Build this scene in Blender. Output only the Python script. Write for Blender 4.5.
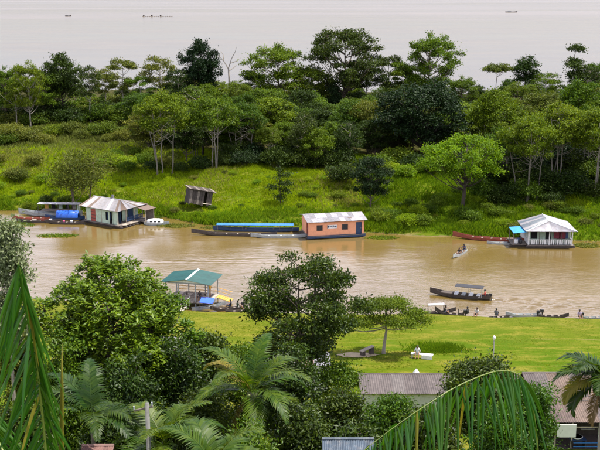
import bpy, bmesh, math, random
import numpy as np
from mathutils import Vector, Matrix
R = math.radians
scene = bpy.context.scene
for o in list(bpy.data.objects):
    bpy.data.objects.remove(o, do_unlink=True)
col = scene.collection

# ------------------------------------------------------------------ camera
CAM_H, F = 35.0, 1000.0                      # metres above the water, focal length in 600-wide pixels
TH = math.atan(240.0 / F)
cam_d = bpy.data.cameras.new('camera'); cam = bpy.data.objects.new('camera', cam_d); col.objects.link(cam)
cam.location = (0, 0, CAM_H); cam.rotation_euler = (math.pi / 2 - TH, 0, 0)
cam_d.sensor_width = 36.0; cam_d.lens = 36.0 * F / 600.0
cam_d.clip_start = 0.1; cam_d.clip_end = 60000
scene.camera = cam

# ------------------------------------------------------------------ sky
SUN_TO = Vector((0.38, 0.05, 0.92)).normalized()
world = bpy.data.worlds.new('World'); scene.world = world; world.use_nodes = True
nt = world.node_tree; nt.nodes.clear()
wo = nt.nodes.new('ShaderNodeOutputWorld'); bg = nt.nodes.new('ShaderNodeBackground')
sky = nt.nodes.new('ShaderNodeTexSky'); sky.sky_type = 'NISHITA'; sky.sun_disc = False
sky.sun_elevation = math.asin(SUN_TO.z); sky.sun_rotation = math.atan2(SUN_TO.x, SUN_TO.y)
sky.air_density = 1.0; sky.dust_density = 0.8; sky.ozone_density = 1.0
tc = nt.nodes.new('ShaderNodeTexCoord'); mp = nt.nodes.new('ShaderNodeMapping'); mp.inputs['Scale'].default_value = (1, 1, 2.6)
cn = nt.nodes.new('ShaderNodeTexNoise'); cn.inputs['Scale'].default_value = 2.2; cn.inputs['Detail'].default_value = 7; cn.inputs['Roughness'].default_value = 0.55
cr = nt.nodes.new('ShaderNodeValToRGB'); cr.color_ramp.elements[0].position = 0.34; cr.color_ramp.elements[1].position = 0.62
cr.color_ramp.elements[0].color = (0.80, 0.80, 0.80, 1); cr.color_ramp.elements[1].color = (0.95, 0.95, 0.95, 1)
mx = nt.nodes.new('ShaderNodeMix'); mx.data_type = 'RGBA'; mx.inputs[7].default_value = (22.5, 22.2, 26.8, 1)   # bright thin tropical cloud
nt.links.new(tc.outputs['Generated'], mp.inputs[0]); nt.links.new(mp.outputs[0], cn.inputs['Vector'])
nt.links.new(cn.outputs['Fac'], cr.inputs[0])
sx = nt.nodes.new('ShaderNodeSeparateXYZ'); nt.links.new(tc.outputs['Generated'], sx.inputs[0])      # cloud brightness shaped by elevation to whiten the channel's reflection, same all round
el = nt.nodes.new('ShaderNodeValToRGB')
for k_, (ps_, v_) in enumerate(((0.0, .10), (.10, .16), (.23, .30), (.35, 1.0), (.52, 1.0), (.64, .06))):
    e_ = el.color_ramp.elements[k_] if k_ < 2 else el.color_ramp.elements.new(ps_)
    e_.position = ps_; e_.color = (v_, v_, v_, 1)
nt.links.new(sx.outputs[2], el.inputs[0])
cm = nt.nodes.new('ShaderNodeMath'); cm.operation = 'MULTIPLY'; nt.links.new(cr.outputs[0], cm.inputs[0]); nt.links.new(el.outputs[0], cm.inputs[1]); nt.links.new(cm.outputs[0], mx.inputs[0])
tn = nt.nodes.new('ShaderNodeMix'); tn.data_type = 'RGBA'; tn.blend_type = 'MULTIPLY'; tn.inputs[0].default_value = 1; tn.inputs[7].default_value = (.94, .91, 1.06, 1)   # sky tinted a touch violet to turn the far river's reflection lavender
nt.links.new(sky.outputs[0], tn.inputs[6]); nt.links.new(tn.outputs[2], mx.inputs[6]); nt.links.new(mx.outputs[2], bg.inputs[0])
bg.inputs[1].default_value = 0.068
nt.links.new(bg.outputs[0], wo.inputs[0])

# ------------------------------------------------------------------ sun
sd = bpy.data.lights.new('sun', 'SUN'); sd.energy = 5.0; sd.angle = R(0.6); sd.color = (1, 0.95, 0.86)
sun = bpy.data.objects.new('sun', sd); col.objects.link(sun)
sun.rotation_euler = SUN_TO.to_track_quat('Z', 'Y').to_euler()

# ------------------------------------------------------------------ exposure
scene.view_settings.view_transform = 'Standard'; scene.view_settings.look = 'None'
scene.view_settings.exposure = 0.74; scene.view_settings.gamma = 1.0; scene.view_settings.use_curve_mapping = False
scene.cycles.max_bounces = 6; scene.cycles.transparent_max_bounces = 4
scene.cycles.diffuse_bounces = 3; scene.cycles.glossy_bounces = 3; scene.cycles.transmission_bounces = 4

# ------------------------------------------------------------------ placing helpers
def ray(px, py):
    dx = (px - 300) / F; dz = -(py - 225) / F
    return Vector((dx, math.cos(TH) + dz * math.sin(TH), -math.sin(TH) + dz * math.cos(TH)))
def at(px, py, z=0.0):
    r = ray(px, py); t = (z - CAM_H) / r.z
    return Vector((r.x * t, r.y * t, z))
def atY(px, py, Y):
    r = ray(px, py); t = Y / r.y
    return Vector((r.x * t, Y, CAM_H + r.z * t))

# ------------------------------------------------------------------ terrain function
def line(pts):
    q = [at(*p) for p in pts]
    return np.array([p.x for p in q]), np.array([p.y for p in q])
FARX, FARY = line([(-120, 209), (0, 211), (60, 212), (130, 213), (165, 218), (200, 225), (260, 229), (330, 231), (400, 235), (470, 237), (540, 239), (600, 243), (720, 246)])
NEARX, NEARY = line([(-120, 288), (0, 296), (90, 304), (200, 311), (260, 313.5), (330, 315), (420, 315), (450, 316), (500, 318.5), (545, 318), (600, 319.5), (720, 322)])
def vnoise(x, y, s, seed=0):
    x = np.asarray(x, float) / s; y = np.asarray(y, float) / s
    xi = np.floor(x); yi = np.floor(y); fx = x - xi; fy = y - yi
    fx = fx * fx * (3 - 2 * fx); fy = fy * fy * (3 - 2 * fy)
    def h(a, b):
        v = np.sin(a * 127.1 + b * 311.7 + seed * 74.7) * 43758.5453
        return v - np.floor(v)
    return (h(xi, yi) * (1 - fx) + h(xi + 1, yi) * fx) * (1 - fy) + (h(xi, yi + 1) * (1 - fx) + h(xi + 1, yi + 1) * fx) * fy
def ss(a, b, x):
    t = np.clip((x - a) / (b - a), 0, 1); return t * t * (3 - 2 * t)
def ground(x, y):
    x = np.asarray(x, float); y = np.asarray(y, float)
    fb = np.interp(x, FARX, FARY) + (vnoise(x, x * 0, 6, 3) - .5) * 1.6
    nb = np.interp(x, NEARX, NEARY) + (vnoise(x, x * 0, 5, 9) - .5) * 0.8
    d = y - fb
    back = 322 + (vnoise(x, x * 0, 40, 5) - .5) * 24
    isl = -2.5 + 3.2 * ss(-4, 2.0, d) + 3.0 * ss(2, 26, d) + (vnoise(x, y, 9, 1) - .5) * 1.0 * ss(2, 8, d) + (vnoise(x, y, 3, 2) - .5) * .35 * ss(0, 4, d)
    isl = isl - 6.5 * ss(-14, 4, y - back)
    e = nb - y
    near = -2.5 + 2.75 * ss(-4, 0.9, e) + 0.35 * ss(0.5, 3, e) + 1.9 * ss(2, 28, e) + (vnoise(x, y, 7, 4) - .5) * .25 * ss(1, 5, e)
    k = 66 - y
    near = near + np.where(k > 0, 0.22 * np.clip(k, 0, 20) * ss(0, 8, k) + 0.36 * np.clip(k - 20, 0, 46), 0)
    mid = (fb + nb) / 2
    z = np.where(y > mid, isl, near)
    far = ss(11000, 13000, y) * 14
    return z + far
def gz(x, y): return float(ground(x, y))

# ------------------------------------------------------------------ material helpers
MATS = {}
def newmat(name):
    m = bpy.data.materials.new(name); m.use_nodes = True; m.node_tree.nodes.clear(); return m, m.node_tree
def N(t, kind, **kw):
    n = t.nodes.new(kind)
    for k, v in kw.items(): setattr(n, k, v)
    return n
def ramp(t, fac, cols, pos=None):
    r = N(t, 'ShaderNodeValToRGB'); e = r.color_ramp.elements
    while len(e) < len(cols): e.new(0.5)
    for i, c in enumerate(cols):
        e[i].position = pos[i] if pos else i / (len(cols) - 1); e[i].color = (*c, 1)
    t.links.new(fac, r.inputs[0]); return r.outputs[0]
def mixc(t, fac, a, b, mode='MIX'):
    m = N(t, 'ShaderNodeMix', data_type='RGBA', blend_type=mode)
    for i, v in ((0, fac), (6, a), (7, b)):
        if hasattr(v, 'links') or hasattr(v, 'is_linked'): t.links.new(v, m.inputs[i])
        else: m.inputs[i].default_value = v if i == 0 else (*v, 1)
    return m.outputs[2]
def noise(t, scale, detail=4, rough=.55, vec=None, coord='Object'):
    n = N(t, 'ShaderNodeTexNoise'); n.inputs['Scale'].default_value = scale; n.inputs['Detail'].default_value = detail; n.inputs['Roughness'].default_value = rough
    if vec is None:
        c = N(t, 'ShaderNodeTexCoord'); vec = c.outputs[coord]
    t.links.new(vec, n.inputs['Vector']); return n.outputs['Fac']
def paint(name, c, var=.25, rough=.7, scale=3.0, dirt=None, dirt_amt=.5, metal=0.0, bump=.15):
    """worn, slightly dirty solid surface"""
    if name in MATS: return MATS[name]
    m, t = newmat(name); out = N(t, 'ShaderNodeOutputMaterial'); p = N(t, 'ShaderNodeBsdfPrincipled')
    lo = tuple(max(0, x * (1 - var)) for x in c); hi = tuple(min(1, x * (1 + var)) for x in c)
    g = noise(t, scale, 6, .65)
    cc = ramp(t, g, [lo, c, hi], [.3, .5, .72])
    oi = N(t, 'ShaderNodeObjectInfo')
    mr = N(t, 'ShaderNodeMapRange'); mr.inputs[3].default_value = 1 - var * .6; mr.inputs[4].default_value = 1 + var * .5
    t.links.new(oi.outputs['Random'], mr.inputs[0])
    cc = mixc(t, 1.0, cc, mr.outputs[0], 'MULTIPLY')
    if dirt:
        d = noise(t, scale * 1.7, 8, .7)
        dr = ramp(t, d, [(0, 0, 0), (dirt_amt,) * 3], [.5, .68])
        cc = mixc(t, dr, cc, dirt)
    t.links.new(cc, p.inputs['Base Color']); p.inputs['Roughness'].default_value = rough; p.inputs['Metallic'].default_value = metal
    b = N(t, 'ShaderNodeBump'); b.inputs['Strength'].default_value = bump; b.inputs['Distance'].default_value = .02
    t.links.new(noise(t, scale * 8, 4), b.inputs['Height']); t.links.new(b.outputs[0], p.inputs['Normal'])
    t.links.new(p.outputs[0], out.inputs[0]); MATS[name] = m; return m
def leaf(name, a, b, trans=.4, tcol=None, rough=.55, vscale=.25, spec=.16):
    """foliage: colour differs leaf by leaf, branch by branch and plant by plant; light shines through"""
    if name in MATS: return MATS[name]
    m, t = newmat(name); out = N(t, 'ShaderNodeOutputMaterial'); p = N(t, 'ShaderNodeBsdfPrincipled')
    ge = N(t, 'ShaderNodeNewGeometry'); oi = N(t, 'ShaderNodeObjectInfo')
    c1 = mixc(t, ge.outputs['Random Per Island'], a, b)
    g = noise(t, vscale, 3, .6)
    mr = N(t, 'ShaderNodeMapRange'); mr.inputs[1].default_value = .3; mr.inputs[2].default_value = .7; mr.inputs[3].default_value = .72; mr.inputs[4].default_value = 1.3
    t.links.new(g, mr.inputs[0]); c1 = mixc(t, 1.0, c1, mr.outputs[0], 'MULTIPLY')
    hs = N(t, 'ShaderNodeHueSaturation')
    h = N(t, 'ShaderNodeMapRange'); h.inputs[3].default_value = .485; h.inputs[4].default_value = .52; t.links.new(oi.outputs['Random'], h.inputs[0])
    v = N(t, 'ShaderNodeMapRange'); v.inputs[3].default_value = 1.2; v.inputs[4].default_value = .82; t.links.new(oi.outputs['Random'], v.inputs[0])
    t.links.new(h.outputs[0], hs.inputs['Hue']); t.links.new(v.outputs[0], hs.inputs['Value']); t.links.new(c1, hs.inputs['Color'])
    cc = hs.outputs[0]
    t.links.new(cc, p.inputs['Base Color']); p.inputs['Roughness'].default_value = rough; p.inputs['Specular IOR Level'].default_value = spec
    tr = N(t, 'ShaderNodeBsdfTranslucent'); t.links.new(mixc(t, 1.0, cc, tcol or (1.5, 1.45, .5), 'MULTIPLY'), tr.inputs[0])
    ms = N(t, 'ShaderNodeMixShader'); ms.inputs[0].default_value = trans
    t.links.new(p.outputs[0], ms.inputs[1]); t.links.new(tr.outputs[0], ms.inputs[2]); t.links.new(ms.outputs[0], out.inputs[0])
    MATS[name] = m; return m

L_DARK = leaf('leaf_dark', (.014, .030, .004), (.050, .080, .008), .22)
L_MID = leaf('leaf_mid', (.046, .092, .004), (.135, .190, .008), .30)
L_WOOD = leaf('leaf_wood', (.032, .070, .004), (.100, .148, .008), .28)
L_BRIGHT = leaf('leaf_bright', (.100, .190, .004), (.215, .290, .008), .38)
L_OLIVE = leaf('leaf_olive', (.060, .084, .010), (.150, .165, .022), .28)
L_PALE = leaf('leaf_pale', (.130, .165, .060), (.330, .350, .190), .28, (1.1, 1.1, .7))
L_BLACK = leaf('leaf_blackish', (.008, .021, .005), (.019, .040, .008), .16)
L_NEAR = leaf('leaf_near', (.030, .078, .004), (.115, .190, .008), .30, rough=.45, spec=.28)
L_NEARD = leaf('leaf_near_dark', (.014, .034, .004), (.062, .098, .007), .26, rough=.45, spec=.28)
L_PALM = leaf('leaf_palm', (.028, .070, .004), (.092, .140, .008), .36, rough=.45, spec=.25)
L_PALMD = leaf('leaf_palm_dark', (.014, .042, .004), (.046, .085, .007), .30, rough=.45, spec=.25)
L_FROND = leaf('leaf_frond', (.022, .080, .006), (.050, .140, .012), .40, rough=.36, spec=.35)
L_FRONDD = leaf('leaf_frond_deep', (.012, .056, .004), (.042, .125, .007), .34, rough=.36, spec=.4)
L_YELLOW = leaf('leaf_yellowing', (.170, .165, .018), (.230, .180, .028), .36)
L_DRY = leaf('leaf_dry', (.130, .078, .032), (.220, .140, .064), .2, (1, .8, .5))
G_BLADE = leaf('grass_blade', (.200, .285, .006), (.330, .385, .012), .46, vscale=.09, spec=.08)
G_RUSH = leaf('grass_rush', (.070, .145, .005), (.160, .240, .010), .38, vscale=.09, spec=.08)
G_LAWN = leaf('grass_lawn', (.120, .175, .007), (.220, .245, .016), .45, vscale=.30, spec=.05)
G_SEED = leaf('grass_seeding', (.150, .180, .026), (.260, .260, .062), .3, (1.2, 1.1, .6), vscale=.12, spec=.08)
BARK = paint('bark', (.115, .088, .062), .35, .9, 1.5)
BARKP = paint('bark_pale', (.34, .30, .24), .3, .85, 1.2)
BARKG = paint('bark_grey', (.20, .175, .14), .3, .85, 1.2)
BARKD = paint('bark_dark', (.050, .038, .028), .3, .9, 1.5)

# ------------------------------------------------------------------ mesh helpers
def link(name, me, mat=None, parent=None, loc=None, rot=None):
    o = bpy.data.objects.new(name, me); col.objects.link(o)
    if mat is not None and me is not None and not me.materials: me.materials.append(mat)
    if parent is not None: o.parent = parent
    if loc is not None: o.location = loc
    if rot is not None: o.rotation_euler = rot
    return o
def tag(o, label, cat, group=None):
    o['label'] = label; o['category'] = cat
    if group: o['group'] = group
    return o
def thing(name, label, cat, loc=(0, 0, 0), rz=0.0, group=None):
    o = bpy.data.objects.new(name, None); col.objects.link(o); o.empty_display_size = .3
    o.location = loc; o.rotation_euler = (0, 0, rz)
    return tag(o, label, cat, group)
def np_mesh(name, V, Fc, smooth=False):
    V = np.asarray(V, np.float32); Fc = np.asarray(Fc, np.int32); k = Fc.shape[1]
    me = bpy.data.meshes.new(name); me.vertices.add(len(V)); me.vertices.foreach_set('co', V.ravel())
    me.loops.add(Fc.size); me.loops.foreach_set('vertex_index', Fc.ravel())
    me.polygons.add(len(Fc)); me.polygons.foreach_set('loop_start', np.arange(0, Fc.size, k, dtype=np.int32))
    if smooth: me.polygons.foreach_set('use_smooth', np.ones(len(Fc), bool))
    me.update(calc_edges=True); me.validate(); return me
class MB:
    """collects shapes for ONE mesh"""
    def __init__(s): s.v = []; s.f = []
    def add(s, vs, fs):
        b = len(s.v); s.v += [tuple(v) for v in vs]; s.f += [tuple(i + b for i in f) for f in fs]; return s
    def box(s, c, d, rz=0, rx=0, ry=0):
        M = Matrix.Rotation(rz, 3, 'Z') @ Matrix.Rotation(ry, 3, 'Y') @ Matrix.Rotation(rx, 3, 'X')
        h = [x / 2 for x in d]
        vs = [Vector(c) + M @ Vector((sx * h[0], sy * h[1], sz * h[2])) for sx, sy, sz in ((-1,-1,-1),(1,-1,-1),(1,1,-1),(-1,1,-1),(-1,-1,1),(1,-1,1),(1,1,1),(-1,1,1))]
        return s.add(vs, [(0,3,2,1),(4,5,6,7),(0,1,5,4),(1,2,6,5),(2,3,7,6),(3,0,4,7)])
    def tube(s, pts, rad, n=6, cap=True):
        pts = [Vector(p) for p in pts]; rad = rad if hasattr(rad, '__len__') else [rad] * len(pts)
        vs = []; fs = []
        prev = None
        for i, p in enumerate(pts):
            d = (pts[min(i + 1, len(pts) - 1)] - pts[max(i - 1, 0)]).normalized()
            if prev is None:
                a = d.orthogonal().normalized()
            else:
                a = (prev - d * prev.dot(d)); a = a.normalized() if a.length > 1e-5 else d.orthogonal().normalized()
            prev = a; b = d.cross(a)
            for k in range(n):
                g = 2 * math.pi * k / n; vs.append(p + (a * math.cos(g) + b * math.sin(g)) * rad[i])
        for i in range(len(pts) - 1):
            for k in range(n):
                fs.append((i * n + k, i * n + (k + 1) % n, (i + 1) * n + (k + 1) % n, (i + 1) * n + k))
        if cap: fs.append(tuple(reversed(range(n)))); fs.append(tuple(range((len(pts) - 1) * n, len(pts) * n)))
        return s.add(vs, fs)
    def poly(s, pts, thick=0.0, nrm=None):
        pts = [Vector(p) for p in pts]; n = len(pts)
        if not thick: return s.add(pts, [tuple(range(n))])
        nr = Vector(nrm) if nrm is not None else (pts[1] - pts[0]).cross(pts[2] - pts[0]).normalized()
        q = [p - nr * thick for p in pts]
        return s.add(pts + q, [tuple(range(n)), tuple(reversed(range(n, 2 * n)))] + [(i, i + n, (i + 1) % n + n, (i + 1) % n) for i in range(n)])
    def mesh(s, name, smooth=False):
        me = bpy.data.meshes.new(name); me.from_pydata(s.v, [], s.f)
        if smooth: me.polygons.foreach_set('use_smooth', [True] * len(me.polygons))
        me.update(); return me
    def build(s, name, mat, parent=None, smooth=False, loc=None, rot=None):
        return link(name, s.mesh(name, smooth), mat, parent, loc, rot)
def unit(a): return a / np.maximum(np.linalg.norm(a, axis=-1, keepdims=True), 1e-9)

# ------------------------------------------------------------------ ground and water
def axis(lo, hi, segs):
    a = [lo]
    for (stop, step) in segs:
        n = max(1, int(round((stop - a[-1]) / step)))
        a += list(np.linspace(a[-1], stop, n + 1)[1:])
    return np.array(a)
def grid(xs, ys, zf, name):
    X, Y = np.meshgrid(xs, ys); Z = zf(X, Y); nx, ny = len(xs), len(ys)
    V = np.stack([X, Y, Z], -1).reshape(-1, 3)
    i = np.arange(ny - 1)[:, None] * nx + np.arange(nx - 1)[None, :]
    Fc = np.stack([i, i + 1, i + nx + 1, i + nx], -1).reshape(-1, 4)
    return np_mesh(name, V, Fc, True)

def mat_ground():
    m, t = newmat('ground_soil_and_turf'); out = N(t, 'ShaderNodeOutputMaterial'); p = N(t, 'ShaderNodeBsdfPrincipled')
    c = N(t, 'ShaderNodeTexCoord'); sp = N(t, 'ShaderNodeSeparateXYZ'); t.links.new(c.outputs['Object'], sp.inputs[0])
    n1 = noise(t, .07, 5, .6); n2 = noise(t, .9, 6, .7); n3 = noise(t, 6, 4, .7); n4 = noise(t, .22, 5, .65)
    turf = ramp(t, n1, [(.058, .112, .004), (.076, .120, .005), (.106, .128, .007)], [.35, .5, .66])
    dry = ramp(t, n2, [(.145, .140, .018), (.175, .150, .028)], [.4, .6])
    wob = N(t, 'ShaderNodeMath', operation='MULTIPLY_ADD'); t.links.new(n4, wob.inputs[0]); wob.inputs[1].default_value = 26; t.links.new(sp.outputs[1], wob.inputs[2])
    mr = N(t, 'ShaderNodeMapRange'); mr.inputs[1].default_value = 101; mr.inputs[2].default_value = 119; t.links.new(wob.outputs[0], mr.inputs[0])
    lt = N(t, 'ShaderNodeMath', operation='LESS_THAN'); t.links.new(sp.outputs[1], lt.inputs[0]); lt.inputs[1].default_value = 122
    fd = N(t, 'ShaderNodeMath', operation='MULTIPLY'); t.links.new(mr.outputs[0], fd.inputs[0]); t.links.new(lt.outputs[0], fd.inputs[1])
    fd2 = N(t, 'ShaderNodeMath', operation='MULTIPLY'); t.links.new(fd.outputs[0], fd2.inputs[0]); fd2.inputs[1].default_value = .6
    a = mixc(t, fd2.outputs[0], turf, dry)
    mpl = N(t, 'ShaderNodeMapping'); mpl.inputs['Scale'].default_value = (.35, 1, 1); t.links.new(c.outputs['Object'], mpl.inputs[0])
    n5 = noise(t, .75, 7, .72, mpl.outputs[0])
    a = mixc(t, ramp(t, n5, [(0, 0, 0), (.9, .9, .9)], [.48, .62]), a, (.190, .172, .026))
    a = mixc(t, ramp(t, n5, [(.6, .6, .6), (0, 0, 0)], [.32, .47]), a, (.052, .098, .005))
    pt = ramp(t, n4, [(0, 0, 0), (.6, .6, .6)], [.60, .80])
    a = mixc(t, pt, a, (.28, .21, .07))
    mpp = N(t, 'ShaderNodeMapping'); mpp.inputs['Scale'].default_value = (.10, .55, 1); mpp.inputs['Rotation'].default_value = (0, 0, .05); t.links.new(c.outputs['Object'], mpp.inputs[0])
    n6 = noise(t, .8, 6, .7, mpp.outputs[0])
    a = mixc(t, ramp(t, n6, [(0, 0, 0), (.7, .7, .7)], [.60, .70]), a, (.215, .165, .075))
    a = mixc(t, ramp(t, n3, [(.0,) * 3, (.8,) * 3], [.48, .66]), a, (.060, .090, .004))
    fl = N(t, 'ShaderNodeMath', operation='MULTIPLY_ADD'); t.links.new(n4, fl.inputs[0]); fl.inputs[1].default_value = 22; t.links.new(sp.outputs[1], fl.inputs[2])
    fm = N(t, 'ShaderNodeMapRange'); fm.inputs[1].default_value = 192; fm.inputs[2].default_value = 202; t.links.new(fl.outputs[0], fm.inputs[0])
    litter = ramp(t, n2, [(.030, .036, .010), (.070, .060, .022)])      # leaf litter and seedlings under the wood
    a = mixc(t, fm.outputs[0], a, litter)
    mud = ramp(t, n2, [(.14, .095, .05), (.26, .19, .11)])
    hz = N(t, 'ShaderNodeMath', operation='MULTIPLY_ADD'); t.links.new(n2, hz.inputs[0]); hz.inputs[1].default_value = -.5; t.links.new(sp.outputs[2], hz.inputs[2])
    mm = N(t, 'ShaderNodeMapRange'); mm.inputs[1].default_value = -.12; mm.inputs[2].default_value = -.28; t.links.new(hz.outputs[0], mm.inputs[0])
    a = mixc(t, mm.outputs[0], a, mud)
    t.links.new(a, p.inputs['Base Color']); p.inputs['Roughness'].default_value = 1; p.inputs['Specular IOR Level'].default_value = .03
    b = N(t, 'ShaderNodeBump'); b.inputs['Strength'].default_value = .6; b.inputs['Distance'].default_value = .08; t.links.new(n3, b.inputs['Height']); t.links.new(b.outputs[0], p.inputs['Normal'])
    t.links.new(p.outputs[0], out.inputs[0]); return m
xs = axis(-16000, 0, [(-4000, 4000), (-600, 500), (-160, 40), (-62, 3), (62, .9), (160, 3), (600, 40), (4000, 500), (16000, 4000)])
ys = axis(-2000, 0, [(-200, 300), (0, 20), (70, 2.5), (112, .7), (125, 4), (190, 1.1), (345, 3), (600, 40), (4000, 500), (10000, 3000), (14000, 700), (24000, 5000)])
g = link('ground', grid(xs, ys, ground, 'ground'), mat_ground()); g['kind'] = 'structure'

BOAT_P = at(489, 299, 0)      # stern of the running motorboat, the start of its wake
CAN_P = at(468, 250, 0)
def water_z(X, Y):
    z = np.zeros_like(X)
    inm = ((Y > 95) & (Y < 175) & (np.abs(X) < 75)).astype(float)
    z += ((vnoise(X, Y * 1.6, 2.2, 11) - .5) * .035 + (vnoise(X * .8, Y * 2.0, .9, 12) - .5) * .020) * inm * (1 - .8 * ss(112, 134, Y))
    def wake(p, dx, dy, spread, amp, length, lam):
        nonlocal z
        d = np.array([dx, dy]); d = d / np.linalg.norm(d); nrm = np.array([-d[1], d[0]])
        s = (X - p.x) * d[0] + (Y - p.y) * d[1]; q = (X - p.x) * nrm[0] + (Y - p.y) * nrm[1]
        m = (s > 0) & (s < length)
        for sg in (-1, 1):
            e = q - sg * spread * s
            z += m * amp * np.exp(-(e / (.5 + .03 * s)) ** 2) * np.cos(2 * math.pi * e / lam) * np.exp(-s / length * 1.2)
        z += m * amp * .8 * np.exp(-(q / (.35 + .05 * s)) ** 2) * np.cos(s * 3.3 + 2 * vnoise(X, Y, 1.2, 7)) * np.exp(-s / length * 1.5)
    wake(BOAT_P, 1, -.16, .17, .17, 30, 1.3)
    wake(at(520, 308, 0), 1, .18, .03, .09, 16, 1.0)
    wake(at(140, 262, 0), 1, .05, .04, .05, 18, 1.0)
    wake(CAN_P, .9, .42, .2, .09, 10, .8)
    wake(at(578, 244, 0), 1, .35, .22, .12, 11, .8)
    wake(at(205, 305, 0), 1, .1, .05, .03, 14, .6)
    return z
def mat_water():
    m, t = newmat('muddy_river_water'); out = N(t, 'ShaderNodeOutputMaterial'); p = N(t, 'ShaderNodeBsdfPrincipled')
    c = N(t, 'ShaderNodeTexCoord'); mpn = N(t, 'ShaderNodeMapping'); mpn.inputs['Scale'].default_value = (.45, 1, 1); t.links.new(c.outputs['Object'], mpn.inputs[0])
    big = noise(t, .05, 4, .6, mpn.outputs[0])
    base = ramp(t, big, [(.132, .088, .022), (.165, .112, .032)], [.35, .65])
    t.links.new(base, p.inputs['Base Color']); p.inputs['IOR'].default_value = 2.3; p.inputs['Specular IOR Level'].default_value = .5
    m2 = N(t, 'ShaderNodeMapping'); m2.inputs['Scale'].default_value = (.0012, .006, 1); t.links.new(c.outputs['Object'], m2.inputs[0])
    slick = noise(t, 1.0, 5, .6, m2.outputs[0])
    rr = N(t, 'ShaderNodeMapRange'); rr.inputs[1].default_value = .35; rr.inputs[2].default_value = .65; rr.inputs[3].default_value = .04; rr.inputs[4].default_value = .20
    t.links.new(slick, rr.inputs[0])
    sy = N(t, 'ShaderNodeSeparateXYZ'); t.links.new(c.outputs['Object'], sy.inputs[0])
    cl = N(t, 'ShaderNodeMath', operation='MULTIPLY_ADD'); t.links.new(slick, cl.inputs[0]); cl.inputs[1].default_value = 160; t.links.new(sy.outputs[1], cl.inputs[2])
    cf = N(t, 'ShaderNodeMapRange'); cf.inputs[1].default_value = 1190; cf.inputs[2].default_value = 1290; cf.inputs[3].default_value = 0; cf.inputs[4].default_value = .05; t.links.new(cl.outputs[0], cf.inputs[0])
    ra = N(t, 'ShaderNodeMath', operation='ADD'); t.links.new(rr.outputs[0], ra.inputs[0]); t.links.new(cf.outputs[0], ra.inputs[1]); t.links.new(ra.outputs[0], p.inputs['Roughness'])   # ruffled water beyond the current line
    w1 = noise(t, 2.6, 5, .6, mpn.outputs[0]); w2 = noise(t, .35, 3, .5, mpn.outputs[0]); w3 = noise(t, .05, 3, .5, mpn.outputs[0])
    b1 = N(t, 'ShaderNodeBump'); b1.inputs['Strength'].default_value = .40; b1.inputs['Distance'].default_value = .07; t.links.new(w1, b1.inputs['Height'])
    rip = N(t, 'ShaderNodeMapRange'); rip.inputs[1].default_value = 136; rip.inputs[2].default_value = 114; rip.inputs[3].default_value = .10; rip.inputs[4].default_value = 1.0
    t.links.new(sy.outputs[1], rip.inputs[0]); t.links.new(rip.outputs[0], b1.inputs['Strength'])      # boats keep the near half of the channel rippled
    b2 = N(t, 'ShaderNodeBump'); b2.inputs['Strength'].default_value = .3; b2.inputs['Distance'].default_value = .20; t.links.new(w2, b2.inputs['Height']); t.links.new(b1.outputs[0], b2.inputs['Normal'])
    b3 = N(t, 'ShaderNodeBump'); b3.inputs['Strength'].default_value = .25; b3.inputs['Distance'].default_value = .5; t.links.new(w3, b3.inputs['Height']); t.links.new(b2.outputs[0], b3.inputs['Normal'])
    t.links.new(b3.outputs[0], p.inputs['Normal'])
    t.links.new(p.outputs[0], out.inputs[0]); return m
xs = axis(-16000, 0, [(-4000, 4000), (-600, 500), (-80, 60), (-48, 4), (48, .32), (80, 4), (600, 60), (4000, 500), (16000, 4000)])
ys = axis(60, 0, [(98, 12), (156, .30), (200, 6), (600, 80), (4000, 500), (14000, 2500), (24000, 5000)])
w = link('river', grid(xs, ys, water_z, 'river'), mat_water()); w['kind'] = 'structure'

# ------------------------------------------------------------------ vegetation generators
def leaf_mesh(name, P, D, Nn, Ln, Wd, fold=.12):
    """folded two-triangle leaves; P base points, D directions, Nn normals"""
    S = unit(np.cross(D, Nn)); Nn = np.cross(S, D); Ln = Ln[:, None]; Wd = Wd[:, None]
    n = len(P); V = np.empty((n, 4, 3), np.float32)
    V[:, 0] = P; V[:, 2] = P + D * Ln - Nn * Ln * .10
    mid = P + D * Ln * .45 + Nn * Ln * fold * .3
    V[:, 1] = mid + S * Wd * .5 + Nn * Wd * fold; V[:, 3] = mid - S * Wd * .5 + Nn * Wd * fold
    b = np.arange(n)[:, None] * 4
    Fc = np.concatenate([b + np.array([0, 1, 2]), b + np.array([0, 2, 3])], 1).reshape(-1, 3)
    return np_mesh(name, V.reshape(-1, 3), Fc)
def curve_pts(a, b, sag, n, rng, jit=.0):
    a = np.array(a); b = np.array(b); t = np.linspace(0, 1, n)[:, None]
    p = a + (b - a) * t; p[:, 2] += sag * np.sin(t[:, 0] * math.pi)
    if jit: p[1:-1] += rng.normal(0, jit, (n - 2, 3))
    return p
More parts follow.
